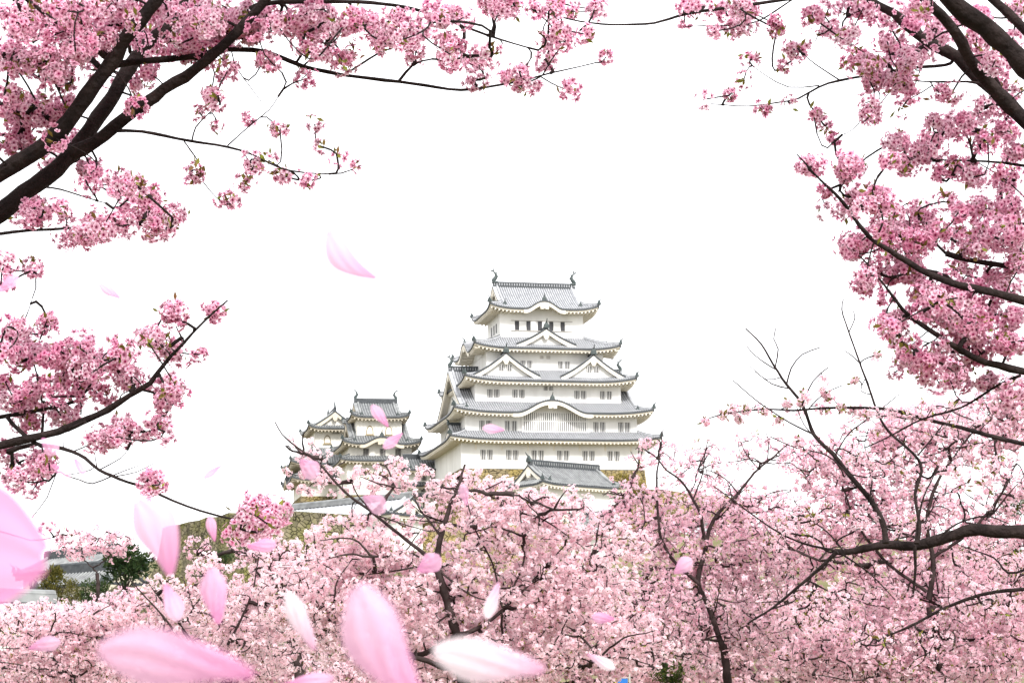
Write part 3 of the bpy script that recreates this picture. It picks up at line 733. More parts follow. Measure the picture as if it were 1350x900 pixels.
            if LC:
                V2, g2, col2 = leaves_np(np.concatenate(LC), np.concatenate(LD), np.concatenate(LL), np.concatenate(lc))
                g = g + [(f + len(V), 1) for f, _ in g2]; V = np.vstack([V, V2]); col = np.vstack([col, col2])
            np_mesh('blossoms', V - B0, g, [M['petal_near' if s.near else 'petal_far'], M['leaf']], o, cols=np.clip(col, 0, .95))
PAL_LEAF = ((.17, .20, .025), (.15, .075, .03))

def clear_limbs(t, C, back=.22, minr=0.0, keep=.12):
    """clusters that would sit just in front of a main limb move to the far side of it"""
    if not t.br: return C
    q = np.concatenate([b['q'] for b in t.br if b['rad'].mean() >= minr] or [t.br[0]['q']]); rd = np.concatenate([b['rad'] for b in t.br if b['rad'].mean() >= minr] or [t.br[0]['rad']])
    d = q - CAM; zq = d @ FWD; u = W / 2 + F * (d @ RIGHT) / zq; v = H / 2 - F * (d @ UP) / zq; rp = rd * F / zq
    out = []
    for c in C:
        e = np.asarray(c) - CAM; z = e @ FWD; x = W / 2 + F * (e @ RIGHT) / z; y = H / 2 - F * (e @ UP) / z
        h = np.hypot(u - x, v - y) < rp + .075 * F / z
        if h.any() and rng.random() > keep:
            zz = zq[h].max() + back
            if z < zz: c = CAM + e * (zz + rng.uniform(0, back)) / z
        out.append(c)
    return out
def blob_clusters(tree, blobs, rpx=15, dens=1.35, dy=.22):
    out = []
    for b in blobs:
        x, y, rx, ry = b[:4]; dn = b[4] if len(b) > 4 else 1.0
        n = max(1, int(round(math.pi * rx * ry / (math.pi * rpx * rpx) * dens * dn)))
        Y = tree.near_Y(x, y)
        for _ in range(n):
            a = rng.uniform(0, 2 * math.pi); r = math.sqrt(rng.uniform(0, 1))
            sx, sy = max(2, rx - rpx * .65), max(2, ry - rpx * .65)
            out.append(P(x + math.cos(a) * r * sx, y + math.sin(a) * r * sy, Y + rng.normal(0, dy)))
    return out

# --- tree A: overhanging from the left (upper boughs and the lower bough)
YA = 9.0
tb = np.array([P(-230, 420, YA)[0], YA + .3, 0.0])
A_ = Tree('cherry_tree', 'dark-barked deep pink cherry overhanging from the left with boughs above and beside the towers', 'near overhanging cherry trees', tb, True, 'deep', 'bark')
crot = P(-200, 470, YA)
A_.limb([tb, tb + [.05, -.05, 1.2], tb + [.02, -.1, 2.2], crot], .17, .065, 'trunk')
def pre(x, y, Y): return P(x, y, Y)
A_.px([(-110, 350), (-50, 265), (0, 228), (60, 185), (100, 140), (140, 85), (175, 40), (205, 0), (225, -40)], 9.0, 8.6, 27, 17, [crot])
A_.px([(-120, 370), (-60, 322), (0, 278), (45, 243), (85, 208), (120, 166), (150, 125), (175, 88), (200, 60), (235, 25), (255, -25)], 9.2, 9.5, 30, 15, [crot])
A_.px([(95, 200), (125, 185), (165, 153), (213, 117), (255, 88), (300, 50), (345, 5), (370, -30)], 9.2, 8.8, 20, 12)
A_.px([(140, 92), (157, 85), (217, 78), (267, 72), (300, 65), (350, 68), (400, 87), (450, 97), (526, 107), (607, 118), (678, 108), (711, 100), (785, 83)], 9.0, 9.5, 11, 1.6)
A_.px([(330, 12), (350, 5), (400, 3), (474, 3), (548, 12), (607, 33), (659, 52), (696, 63)], 8.9, 9.1, 8, 2)
A_.px([(150, 172), (187, 173), (233, 182), (260, 187), (300, 193), (333, 203), (367, 220), (400, 227), (450, 228), (475, 218)], 9.1, 8.7, 5, 1.3)
A_.px([(243, 187), (250, 197), (264, 218), (268, 240), (290, 265)], 9.0, 8.9, 2.2, 1.3)
A_.px([(300, 192), (330, 165), (355, 145), (367, 127)], 8.9, 8.9, 2, 1)
A_.px([(253, 186), (258, 168), (275, 150), (290, 138)], 8.9, 8.9, 2.4, 1.2)
A_.px([(130, 88), (100, 60), (60, 33), (13, -5), (-10, -20)], 9.0, 9.3, 8, 5)
A_.px([(138, 75), (120, 58), (80, 33), (28, -5)], 8.9, 8.5, 8, 5)
A_.px([(-70, 318), (0, 309), (33, 305), (83, 302), (120, 298), (160, 297), (200, 292)], 9.1, 9.0, 6, 2, [crot])
A_.px([(-60, 365), (0, 358), (35, 357)], 9.1, 9.0, 4, 2, [crot])
A_.px([(60, 247), (80, 250), (112, 260), (140, 268)], 9.1, 8.9, 3, 1.5)
A_.px([(62, 158), (45, 130), (28, 100), (5, 75)], 9.0, 8.8, 4, 2)
A_.px([(85, 138), (70, 105), (45, 70)], 8.9, 8.8, 3, 1.5)
A_.px([(240, 36), (243, 20), (225, 0), (215, -20)], 9.3, 9.2, 4, 2)
A_.px([(455, 98), (500, 70), (522, 62), (540, 40)], 9.2, 9.1, 3, 1.5); A_.px([(526, 107), (545, 85), (570, 78)], 9.2, 9.2, 4, 2)
A_.px([(400, 87), (420, 68), (445, 35)], 9.1, 9.0, 3, 1.5); A_.px([(711, 100), (740, 116), (752, 108)], 9.4, 9.4, 2, 1); A_.px([(715, 100), (735, 68), (765, 40)], 9.4, 9.3, 2.2, 1)
A_.px([(305, 67), (312, 90), (330, 115), (345, 135)], 9.0, 9.0, 1.8, .9)
for p_, y_, w_ in (([(225, -40), (250, -120), (300, -220), (330, -300)], 8.6, 17), ([(255, -25), (270, -110), (250, -210), (260, -290)], 9.5, 15), ([(370, -30), (420, -100), (500, -150), (590, -180)], 8.8, 12), ([(215, -20), (190, -90), (150, -160)], 9.2, 5), ([(-10, -20), (-60, -90), (-90, -180)], 9.3, 6), ([(28, -5), (-10, -70), (-20, -150)], 8.5, 6)):
    A_.px(p_, y_, y_ - .1, w_, 2)      # the boughs go on, tapering, above the frame
# lower bough
low0 = tb + [.03, -.08, 2.0]
A_.px([(-140, 625), (-60, 600), (0, 587), (36, 578), (75, 569), (115, 553), (142, 540), (173, 522), (200, 505), (213, 489), (227, 473), (244, 453), (271, 422), (300, 396)], 9.2, 8.7, 15, 2, [low0])
A_.px([(-60, 560), (0, 549), (29, 543), (67, 536), (100, 527), (116, 511), (124, 496), (135, 473)], 9.3, 9.1, 8, 2, [P(-120, 618, 9.3)])
A_.px([(10, 550), (18, 560), (41, 580), (55, 587), (71, 589), (96, 595), (114, 604), (131, 619), (148, 627), (169, 635), (192, 641), (213, 652), (247, 667), (283, 678), (323, 687)], 9.25, 8.4, 6, 2.6)
A_.px([(70, 570), (90, 566), (112, 556)], 9.2, 8.9, 7, 5); A_.px([(10, 596), (25, 590), (48, 585)], 9.2, 9.2, 8, 6)
A_.px([(55, 575), (57, 545), (52, 510), (45, 480)], 9.2, 9.4, 4, 2); A_.px([(110, 524), (97, 490), (85, 462)], 9.2, 9.2, 4, 1.5)
A_.px([(0, 470), (18, 445), (30, 425), (38, 408), (43, 392)], 9.3, 9.2, 3, 1, [P(-90, 590, 9.3)])
A_.px([(244, 453), (237, 440), (232, 430)], 8.9, 8.9, 3, 1.6); A_.px([(155, 536), (160, 520), (172, 515)], 9.0, 9.0, 2.5, 1.2)
A_.px([(114, 604), (125, 615), (110, 622), (86, 626)], 9.1, 9.1, 1.8, 1, bare=True); A_.px([(148, 627), (122, 637), (105, 632), (86, 626), (75, 622), (62, 655), (42, 682)], 8.9, 8.9, 2.0, 1.2, bare=True)
A_.px([(96, 595), (120, 585), (135, 577)], 9.1, 9.1, 2, 1.2); A_.px([(131, 619), (160, 603), (168, 592)], 8.9, 8.9, 1.8, .8, bare=True); A_.px([(148, 627), (165, 620), (185, 613)], 8.9, 8.9, 1.8, .8, bare=True); A_.px([(150, 628), (180, 622), (205, 609)], 8.8, 8.8, 1.8, .8, bare=True)
A_.px([(128, 616), (125, 598), (130, 588)], 8.9, 8.9, 1.4, .8, bare=True); A_.px([(84, 590), (84, 582)], 8.9, 8.9, 1.4, 1, bare=True)
A_.px([(0, 700), (40, 712), (70, 708)], 8.9, 8.9, 2, 1.2, [low0 + [0, 0, -.9], P(-80, 690, 9)])
top = [(-70, 150, 60, 80, .6), (-80, 470, 60, 60, .6), (110, -65, 150, 45, .6), (380, -65, 110, 45, .6), (280, -170, 130, 70, .5), (520, -130, 90, 40, .5), (100, 60, 110, 60, .45), (280, 30, 110, 35, .5), (40, 150, 50, 50, .5), (560, 30, 70, 30, .4), (60, 22, 70, 35), (150, 18, 60, 30), (230, 22, 50, 35), (300, 18, 60, 28), (380, 28, 55, 30), (20, 75, 40, 30), (75, 88, 45, 33), (28, 135, 38, 32), (70, 148, 35, 28), (20, 185, 30, 22),
       (200, 52, 40, 28), (190, 102, 25, 28), (265, 48, 45, 28), (235, 62, 40, 22), (330, 40, 40, 25), (88, 178, 25, 22, .8), (70, 212, 18, 14, .8), (175, 140, 25, 14), (140, 50, 35, 30), (180, 10, 60, 25), (110, 60, 30, 25),
       (115, 232, 28, 24), (165, 250, 28, 26, 1.3), (193, 275, 28, 26, 1.3), (213, 295, 28, 22, 1.3), (140, 293, 40, 20), (60, 275, 36, 20, .8), (95, 308, 48, 16), (35, 288, 35, 14, .8), (230, 285, 13, 14, 1.3),
       (298, 95, 18, 18, .7), (285, 130, 22, 16, .8), (275, 72, 30, 18), (345, 82, 22, 14), (402, 105, 15, 11), (420, 55, 30, 28), (470, 30, 42, 24), (505, 48, 26, 20), (412, 28, 36, 30),
       (455, 78, 20, 18), (535, 35, 30, 28), (547, 64, 15, 22, 1.2), (600, 62, 28, 24), (612, 82, 28, 16), (642, 75, 20, 18, .8), (628, 105, 15, 12), (680, 102, 25, 20), (730, 48, 26, 22, 1.3), (722, 78, 14, 16, .8),
       (660, 8, 42, 22, 1.2), (727, 12, 40, 18, 1.2), (775, 10, 26, 12), (770, 44, 9, 8), (797, 78, 9, 14), (752, 112, 10, 16), (690, 112, 20, 12), (585, 20, 30, 16, .7), (45, 355, 14, 13), (4, 345, 12, 18, .8), (8, 375, 14, 10, .6)]
low = [(90, 480, 80, 40, .5), (60, 540, 60, 30, .5), (345, 680, 34, 26, 1.5), (318, 700, 18, 12), (22, 435, 25, 20), (64, 428, 20, 18), (35, 460, 35, 25), (78, 468, 30, 22), (104, 458, 20, 18), (120, 478, 25, 22), (151, 475, 25, 28), (164, 497, 20, 18), (191, 500, 18, 10, .6), (200, 448, 22, 15, 1.6), (222, 460, 22, 13, 1.4),
       (227, 412, 19, 19, 1.8), (281, 409, 16, 13, 1.4), (239, 471, 9, 10), (264, 462, 7, 17, .8), (228, 512, 24, 18, 1.5), (213, 527, 18, 14), (209, 550, 17, 18), (213, 567, 14, 12), (169, 564, 25, 18), (142, 571, 25, 17), (189, 569, 14, 14),
       (33, 553, 22, 18), (31, 527, 20, 15), (56, 513, 25, 20), (100, 502, 30, 22), (133, 522, 18, 15), (78, 547, 16, 12), (5, 510, 12, 28), (5, 465, 12, 20), (133, 581, 28, 13), (53, 610, 25, 17, 1.3), (22, 612, 18, 14), (18, 629, 20, 13), (50, 626, 18, 11), (201, 634, 16, 15, 1.9), (5, 590, 10, 15)]
A_.grow(clear_limbs(A_, blob_clusters(A_, top + low, 14, 2.15), .14, .012, .2), leaf=.55)
spr = [(267, 150, 12, 10), (287, 165, 8, 8), (327, 157, 8, 7), (365, 173, 16, 9), (413, 163, 12, 10), (423, 192, 6, 5), (255, 232, 17, 17), (299, 264, 18, 13), (320, 240, 14, 10), (330, 215, 12, 18), (354, 213, 14, 9), (377, 234, 15, 9), (400, 236, 18, 10), (443, 208, 12, 8), (470, 218, 12, 10), (88, 706, 8, 8), (61, 697, 6, 6), (40, 647, 6, 8)]
A_.grow(blob_clusters(A_, spr, 11, 1.5, .1), nf=(8, 14), rc=.042, rf=.0185, leaf=.75)
A_.finish()

# --- tree B: overhanging from the right
YB = 9.0
tb2 = np.array([P(1590, 420, YB)[0], YB + .2, 0.0])
B_ = Tree('cherry_tree', 'dark-barked deep pink cherry overhanging from the right with thick boughs crossing the top corner', 'near overhanging cherry trees', tb2, True, 'deep', 'bark')
crot = P(1560, 430, YB)
B_.limb([tb2, tb2 + [-.05, .02, 1.2], tb2 + [.0, -.05, 2.3], crot], .18, .075, 'trunk')
B_.px([(1480, 320), (1400, 200), (1350, 157), (1333, 140), (1300, 110), (1260, 80), (1220, 53), (1177, 20), (1140, 0), (1110, -25)], 9.0, 9.2, 27, 10, [crot])
B_.px([(1335, 145), (1310, 112), (1290, 88), (1273, 67), (1250, 30), (1220, 0), (1200, -30)], 8.95, 8.5, 20, 12)
B_.px([(1500, 260), (1420, 155), (1350, 85), (1317, 50), (1267, 14), (1247, -5), (1225, -40)], 8.6, 8.3, 34, 24, [crot])
B_.px([(1520, 230), (1430, 110), (1350, 38), (1320, 10), (1295, -15)], 9.3, 9.3, 17, 12, [crot])
B_.px([(1255, 82), (1247, 86), (1200, 90), (1160, 97), (1107, 106), (1080, 115), (1053, 130), (1027, 135), (987, 140), (937, 137)], 9.1, 9.3, 5, 1.2)
B_.px([(1107, 106), (1075, 85), (1060, 72)], 9.2, 9.2, 2.2, 1); B_.px([(1080, 113), (1040, 115), (1010, 100), (992, 87)], 9.2, 9.2, 1.8, .9)
B_.px([(1150, 99), (1157, 118), (1160, 130), (1140, 136), (1137, 155), (1125, 170), (1110, 178)], 9.1, 9.1, 2, 1)
B_.px([(1300, 112), (1275, 108), (1230, 108), (1187, 105)], 9.0, 9.2, 4, 1.5); B_.px([(1230, 112), (1215, 122), (1197, 132)], 9.1, 9.1, 2, 1)
B_.px([(1450, 240), (1350, 218), (1300, 212), (1237, 211)], 9.1, 9.2, 6, 2, [P(1530, 330, 9.1)]); B_.px([(1285, 216), (1265, 226), (1252, 235)], 9.2, 9.2, 2.4, 1.2)
B_.px([(1150, -30), (1060, -5), (960, 9), (900, 19), (863, 30), (807, 32), (752, 26), (700, 12)], 9.2, 9.4, 6, 1.6, [P(1230, -40, 9.1)])
B_.px([(1050, -4), (1000, 28), (960, 34), (930, 34), (900, 36)], 9.3, 9.3, 2.4, 1.1)
B_.px([(1095, 5), (1085, 30), (1075, 55)], 9.3, 9.2, 2.5, 1.2); B_.px([(1165, 15), (1150, 8), (1120, 20), (1100, 10)], 9.2, 9.2, 2.4, 1.2); B_.px([(1150, 90), (1145, 75), (1125, 60)], 9.1, 9.1, 2.4, 1.2)
B_.px([(1500, 455), (1420, 412), (1350, 396), (1300, 383), (1250, 372), (1214, 356), (1183, 337), (1146, 313), (1121, 280), (1101, 256), (1074, 231), (1050, 203)], 9.0, 8.6, 15, 1.8, [crot + [0, 0, -.05]])
B_.px([(1500, 520), (1420, 503), (1350, 490), (1300, 477), (1267, 460), (1233, 440), (1200, 417), (1183, 397), (1167, 377), (1133, 337)], 9.2, 8.8, 14, 2, [tb2 + [0, -.04, 2.25]])
B_.px([(1450, 385), (1350, 355), (1283, 344), (1247, 334)], 9.2, 9.2, 6, 8, [P(1540, 440, 9.1)]); B_.px([(1247, 334), (1225, 310), (1218, 285)], 9.2, 9.2, 4, 1.5)
B_.px([(1105, 253), (1113, 240), (1118, 230)], 8.7, 8.7, 2, 1); B_.px([(1290, 344), (1293, 300), (1290, 280)], 9.2, 9.3, 3, 1.2); B_.px([(1350, 356), (1345, 300), (1330, 260)], 9.2, 9.3, 4, 1.5, [P(1400, 372, 9.2)])
B_.px([(1440, 340), (1380, 290), (1330, 240), (1290, 215)], 9.4, 9.4, 4, 1.5, [P(1540, 430, 9.2)])
B_.px([(1345, 495), (1317, 507), (1267, 537), (1217, 552), (1167, 578), (1140, 590)], 9.1, 9.6, 4, 1.5); B_.px([(1160, 328), (1135, 335), (1120, 325)], 8.8, 8.8, 2.4, 1.2)
B_.px([(1240, 442), (1225, 452), (1213, 447)], 9.0, 9.0, 2.4, 1.2); B_.px([(1320, 484), (1330, 455), (1325, 420)], 9.1, 9.2, 4, 1.6); B_.px([(1180, 335), (1200, 300), (1195, 280)], 9.0, 9.1, 3, 1.2)
for p_, y_, w_ in (([(1110, -25), (1060, -80), (1000, -160), (960, -230)], 9.2, 10), ([(1200, -30), (1170, -110), (1120, -200)], 8.5, 12), ([(1225, -40), (1180, -130), (1160, -230), (1100, -330)], 8.3, 24), ([(1295, -15), (1260, -100), (1255, -200)], 9.3, 12)):
    B_.px(p_, y_, y_ + .1, w_, 2)
rb = [(1420, 60, 60, 80, .6), (1430, 300, 60, 110, .6), (1230, -65, 130, 45, .6), (1060, -120, 90, 60, .5), (1430, 480, 50, 50, .5), (1180, -200, 100, 60, .5), (917, 8, 25, 13), (967, 14, 34, 17), (977, 36, 24, 13), (942, 43, 12, 8, .8), (1023, 33, 14, 18), (1050, 68, 17, 15), (1033, 88, 10, 7), (1147, 147, 17, 16), (1093, 38, 14, 13), (1113, 44, 17, 13), (1127, 14, 26, 17), (1133, 85, 27, 20), (1177, 60, 25, 20), (1187, 80, 25, 18), (1153, 108, 22, 14), (1193, 112, 25, 13), (1217, 68, 20, 15), (1200, 127, 14, 9, .7), (1250, 123, 25, 10), (1210, 10, 26, 16), (1237, 52, 12, 14), (1310, 82, 26, 25), (1290, 28, 18, 20), (1337, 52, 12, 12), (1313, 100, 14, 14), (1340, 15, 14, 18), (1290, 60, 16, 16),
      (1237, 165, 22, 20), (1277, 163, 28, 22), (1300, 145, 20, 12), (1330, 170, 20, 15), (1220, 195, 28, 22, 1.3), (1183, 190, 18, 17, 1.2), (1197, 218, 18, 11), (1173, 213, 11, 11), (1250, 220, 20, 12), (1330, 200, 22, 15), (1277, 232, 20, 12), (1295, 185, 22, 14),
      (1068, 218, 17, 15, 1.3), (1121, 222, 21, 19, 1.7), (1087, 253, 7, 8), (1090, 276, 7, 10), (1112, 278, 12, 13, 1.2), (1123, 260, 15, 9), (1152, 262, 22, 19, 1.6), (1137, 273, 15, 9), (1121, 324, 22, 19, 1.5), (1137, 318, 15, 14), (1161, 296, 15, 17), (1188, 280, 18, 14), (1192, 304, 25, 19), (1214, 291, 25, 24), (1174, 312, 14, 12), (1246, 267, 14, 11), (1268, 278, 25, 17), (1294, 272, 20, 19), (1326, 276, 22, 24), (1283, 307, 30, 19), (1328, 313, 25, 19), (1234, 304, 20, 15), (1210, 322, 14, 11), (1150, 349, 17, 13), (1143, 369, 17, 15), (1174, 364, 20, 13), (1203, 358, 20, 11), (1312, 364, 25, 13), (1285, 330, 22, 10, .7), (1265, 355, 20, 10),
      (1140, 377, 11, 13), (1167, 390, 9, 8), (1190, 363, 25, 14), (1220, 385, 25, 19), (1247, 399, 25, 17), (1213, 410, 18, 14), (1177, 427, 25, 18, 1.4), (1177, 443, 21, 13), (1200, 457, 17, 15), (1193, 474, 17, 13), (1223, 473, 14, 13), (1267, 433, 30, 17), (1293, 420, 30, 19), (1320, 377, 30, 19), (1333, 413, 19, 24), (1283, 388, 25, 14), (1330, 460, 20, 14), (1260, 487, 25, 17), (1220, 487, 14, 14), (1183, 492, 15, 7), (1293, 465, 22, 12), (1263, 503, 20, 11), (1233, 505, 18, 10), (1335, 520, 16, 14), (1300, 505, 22, 12), (1290, 300, 60, 40, .5), (1265, 400, 75, 45, .5), (1300, 450, 55, 40, .5), (1200, 330, 45, 30, .5), (1230, 470, 45, 25, .5), (1325, 130, 25, 25, .6), (1240, 30, 60, 30, .5), (1170, 100, 50, 25, .5), (1290, 230, 60, 25, .4), (1335, 330, 20, 40, .7), (1190, 20, 45, 20, .6), (1090, 20, 35, 18, .5), (1330, 240, 22, 12, .8), (1345, 345, 12, 20)]
B_.grow(clear_limbs(B_, blob_clusters(B_, rb, 14, 2.5), .14, .012, .2), leaf=.55)
spr = [(990, 78, 12, 11), (980, 105, 5, 5), (927, 130, 9, 13), (957, 124, 13, 13), (1010, 143, 22, 9), (1040, 135, 13, 9), (1073, 145, 11, 15), (1087, 163, 11, 11), (1103, 182, 13, 11), (1192, 142, 6, 6), (900, 30, 10, 8)]
B_.grow(blob_clusters(B_, spr, 11, 1.5, .1), nf=(8, 14), rc=.042, rf=.0185, leaf=.7)
B_.finish()
# ------------------------------------------------------------ cherry trees below the castle
def crown_clusters(blobs, Y, rc, dens, depth=.7, gap=.0, lam=.35):
    out = []; ph = rng.uniform(0, 6, 3)
    rpx = rc * F / Y
    for b in blobs:
        x, y, rx, ry = b[:4]; dn = b[4] if len(b) > 4 else 1.0
        n = max(2, int(math.pi * rx * ry / (math.pi * rpx * rpx) * dens * dn)); rxm = min(rx, ry * 1.6) * Y / F * depth
        d = rng.normal(size=(n, 3)); d /= np.linalg.norm(d, axis=1, keepdims=True); d *= rng.uniform(0, 1, (n, 1)) ** .42
        for q in d:
            p = P(x + q[0] * rx, y + q[2] * ry, Y + q[1] * rxm)
            v = math.sin(p[0] / lam * 1.3 + ph[0]) + math.sin(p[2] / lam * 1.7 + ph[1]) + math.sin((p[0] + p[2]) / lam * .8 + p[1] + ph[2])
            if v > gap - 1.5 or rng.random() < .3: out.append(p)
    return out
def orchard(label, Y, tx, blobs, limbs=(), pal='pale', rc=.05, rf=.021, nf=(8, 12), dens=1.5, fork=None, w=14, group='blossoming cherry trees below the castle', auto=4, leaf=.2, gap=0.0, rt=.0034, gz=0.0, trunk_r=None, extra=()):
    """tx: picture column of the trunk; fork: picture point where the trunk divides"""
    base = P(tx, 900, Y); base[2] = max(gz, float(hill_z(base[0], base[1])))
    t = Tree('cherry_tree', label, group, base, False, pal, 'bark' if w > 30 else 'bark_far')
    fk = P(fork[0], fork[1], Y) if fork else np.array([base[0], base[1], base[2] + 1.5])
    r = trunk_r or w * Y / F / 2
    mid_ = base * .45 + fk * .55 + np.array([.08, 0, 0])
    t.limb([base, base * .8 + fk * .2 + [.03, 0, 0], mid_, fk], r * 1.25, r, 'trunk')
    for l in limbs:
        pts, w0, w1 = l[:3]; dY = l[3] if len(l) > 3 else 0.0
        t.px(pts, Y, Y + dY, w0, w1, bare=len(l) > 4)
    nl = len(t.br)
    if auto:
        for b in blobs:
            x, y, rx, ry = b[:4]; Yb = Y + rng.normal(0, .25)
            c = P(x, y + ry * .3, Yb); a = t.pos[np.argmin(np.sum((t.pos - c) ** 2, 1) + 4 * np.maximum(0, t.pos[:, 2] - c[2]))]
            t.limb([a, a * .5 + c * .5 + np.array([0, 0, -.05 * np.linalg.norm(c - a)]), c], r * .42, r * .2, wob=.5)
            for _ in range(auto):
                an = rng.uniform(-.2 * math.pi, 1.2 * math.pi); e = P(x + math.cos(an) * rx * .75, y - math.sin(an) * ry * .8, Yb + rng.normal(0, .4))
                t.limb([c, c * .45 + e * .55 + rng.normal(0, .12 * np.linalg.norm(e - c), 3), e], r * .2, r * .07, wob=.6)
    tl = Tree.__new__(Tree); tl.br = t.br[(0 if w == 17 else 1):nl]
    clear = clear_limbs(tl, crown_clusters(blobs, Y, rc, dens, gap=gap), .25, .006)
    if extra: t.grow([P(x + rng.normal(0, 2), y + rng.normal(0, 2), t.near_Y(x, y) + rng.normal(0, .05)) for x, y in extra for _ in range(3)], rt=rt, nf=(8, 13), rc=.034, rf=.018, leaf=.9, sag=.05)
    t.grow(clear, rt=rt, nf=nf, rc=rc, rf=rf, leaf=leaf, sag=.05)
    t.finish()
    return t
orchard('pale pink cherry with a curved forked trunk rising in the middle below the towers', 21.0, 602,
  [(430, 626, 58, 30, .42), (520, 632, 60, 30, .6), (730, 664, 50, 26, .8), (700, 658, 30, 12, .6), (400, 590, 22, 26, .3), (492, 718, 95, 52), (600, 678, 80, 48, 1.0), (615, 638, 42, 22, .9), (662, 650, 34, 20, .7), (690, 694, 95, 42, 1.1), (780, 720, 80, 45, .7), (600, 765, 165, 70, .9), (740, 780, 100, 60), (640, 855, 200, 60, 1.1), (440, 800, 110, 80, 1.1), (790, 850, 110, 55)],
  [([(603, 838), (592, 805), (582, 775), (574, 747), (577, 718), (585, 690), (594, 665), (602, 648), (613, 612)], 13, 3),
   ([(575, 748), (560, 730), (545, 718), (520, 698), (492, 676), (455, 648), (425, 615), (390, 588), (372, 572), (362, 555)], 6, 1.4, -.6),
   ([(604, 836), (620, 833), (640, 822), (660, 806), (674, 792)], 7, 4, .4), ([(663, 806), (661, 822), (663, 838)], 4, 3, .1), ([(674, 792), (700, 768), (720, 745), (745, 718)], 3.4, 1.6, .6),
   ([(596, 662), (615, 655), (640, 645), (668, 632)], 3, 1.6, .3), ([(662, 800), (650, 745), (628, 700), (616, 660), (609, 630)], 3, 1.2, .9),
   ([(574, 747), (585, 747), (592, 741)], 5, 3, .2), ([(577, 750), (600, 770), (622, 785), (645, 792)], 3.2, 1.6, -.4), ([(580, 705), (565, 685), (552, 668), (545, 650)], 3.5, 1.4, .3), ([(492, 676), (470, 650), (462, 628)], 2.6, 1.2, .1), ([(500, 680), (530, 690), (565, 700)], 2.2, 1.2, -.2),
   ([(602, 850), (580, 852), (555, 862), (535, 858), (505, 848)], 9, 5, .3), ([(603, 875), (585, 880), (565, 872), (545, 866)], 9, 6, -.3),
   ([(688, 676), (715, 684), (740, 700), (762, 716)], 2.6, 1.4, .3), ([(668, 792), (690, 740), (688, 700), (686, 670), (700, 650)], 3, 1.4, .7), ([(560, 745), (520, 752), (485, 757)], 3, 1.3, -.2)],
  'white', fork=(603, 838), w=17, dens=1.75, auto=3, rc=.044, rf=.0200, nf=(14, 20), rt=.0032)
orchard('sparser pink cherry right of the tower with thin dark limbs fanning against the sky', 24.5, 955,
  [(868, 596, 34, 26, .35), (820, 645, 36, 26, .4), (842, 606, 22, 18, .3), (800, 680, 40, 30, .6), (920, 610, 60, 34, .42), (1002, 600, 58, 34, .5), (950, 668, 115, 42, .85), (890, 730, 100, 60), (1010, 720, 95, 60), (930, 820, 140, 75), (840, 690, 50, 50, .6)],
  [([(952, 850), (935, 800), (922, 768), (930, 730), (936, 700), (949, 678), (974, 653), (995, 624), (1016, 605), (1043, 581)], 8, 1.8, .4), ([(932, 720), (926, 695), (924, 678), (913, 657), (905, 643), (894, 630), (879, 619), (865, 602), (850, 592)], 5, 1.5, -.4),
   ([(922, 770), (890, 740), (872, 710), (868, 678), (866, 633), (867, 615), (871, 593), (873, 568)], 5, 1.3, .3), ([(914, 658), (921, 640), (927, 622), (930, 594), (934, 580)], 2.4, 1, .1), ([(975, 652), (955, 630), (930, 618)], 2.2, 1, -.2), ([(968, 660), (990, 668), (1015, 650), (1040, 645)], 2.6, 1.2, .3), ([(1000, 618), (985, 600), (975, 580)], 2, .9, .1), ([(1012, 608), (1013, 585), (1010, 570)], 2, .9, 0)],
  'rose', fork=(952, 850), w=11, rc=.042, rf=.0195, nf=(9, 14), auto=3, dens=1.7)
orchard('tall pink cherry mass at the right behind the long horizontal bough', 23.0, 1240,
  [(1130, 625, 90, 55, 1.15), (1250, 575, 110, 55, 1.2), (1330, 540, 50, 55, 1.2), (1180, 570, 70, 30, .75), (1080, 602, 60, 28, .65), (1200, 690, 110, 55, 1.1), (1310, 660, 60, 50, 1.1), (1080, 720, 90, 60), (1240, 780, 150, 65), (1120, 820, 130, 70), (1330, 810, 70, 80), (1200, 870, 190, 50)],
  [([(1225, 790), (1230, 740), (1222, 690), (1235, 640), (1260, 600), (1290, 560)], 8, 2), ([(1230, 735), (1280, 700), (1320, 650), (1340, 610)], 5, 2), ([(1222, 780), (1170, 740), (1130, 690), (1110, 640)], 5, 2)],
  'rose', fork=(1228, 800), w=14, rc=.044, rf=.0200, nf=(10, 15), auto=4, dens=1.7)
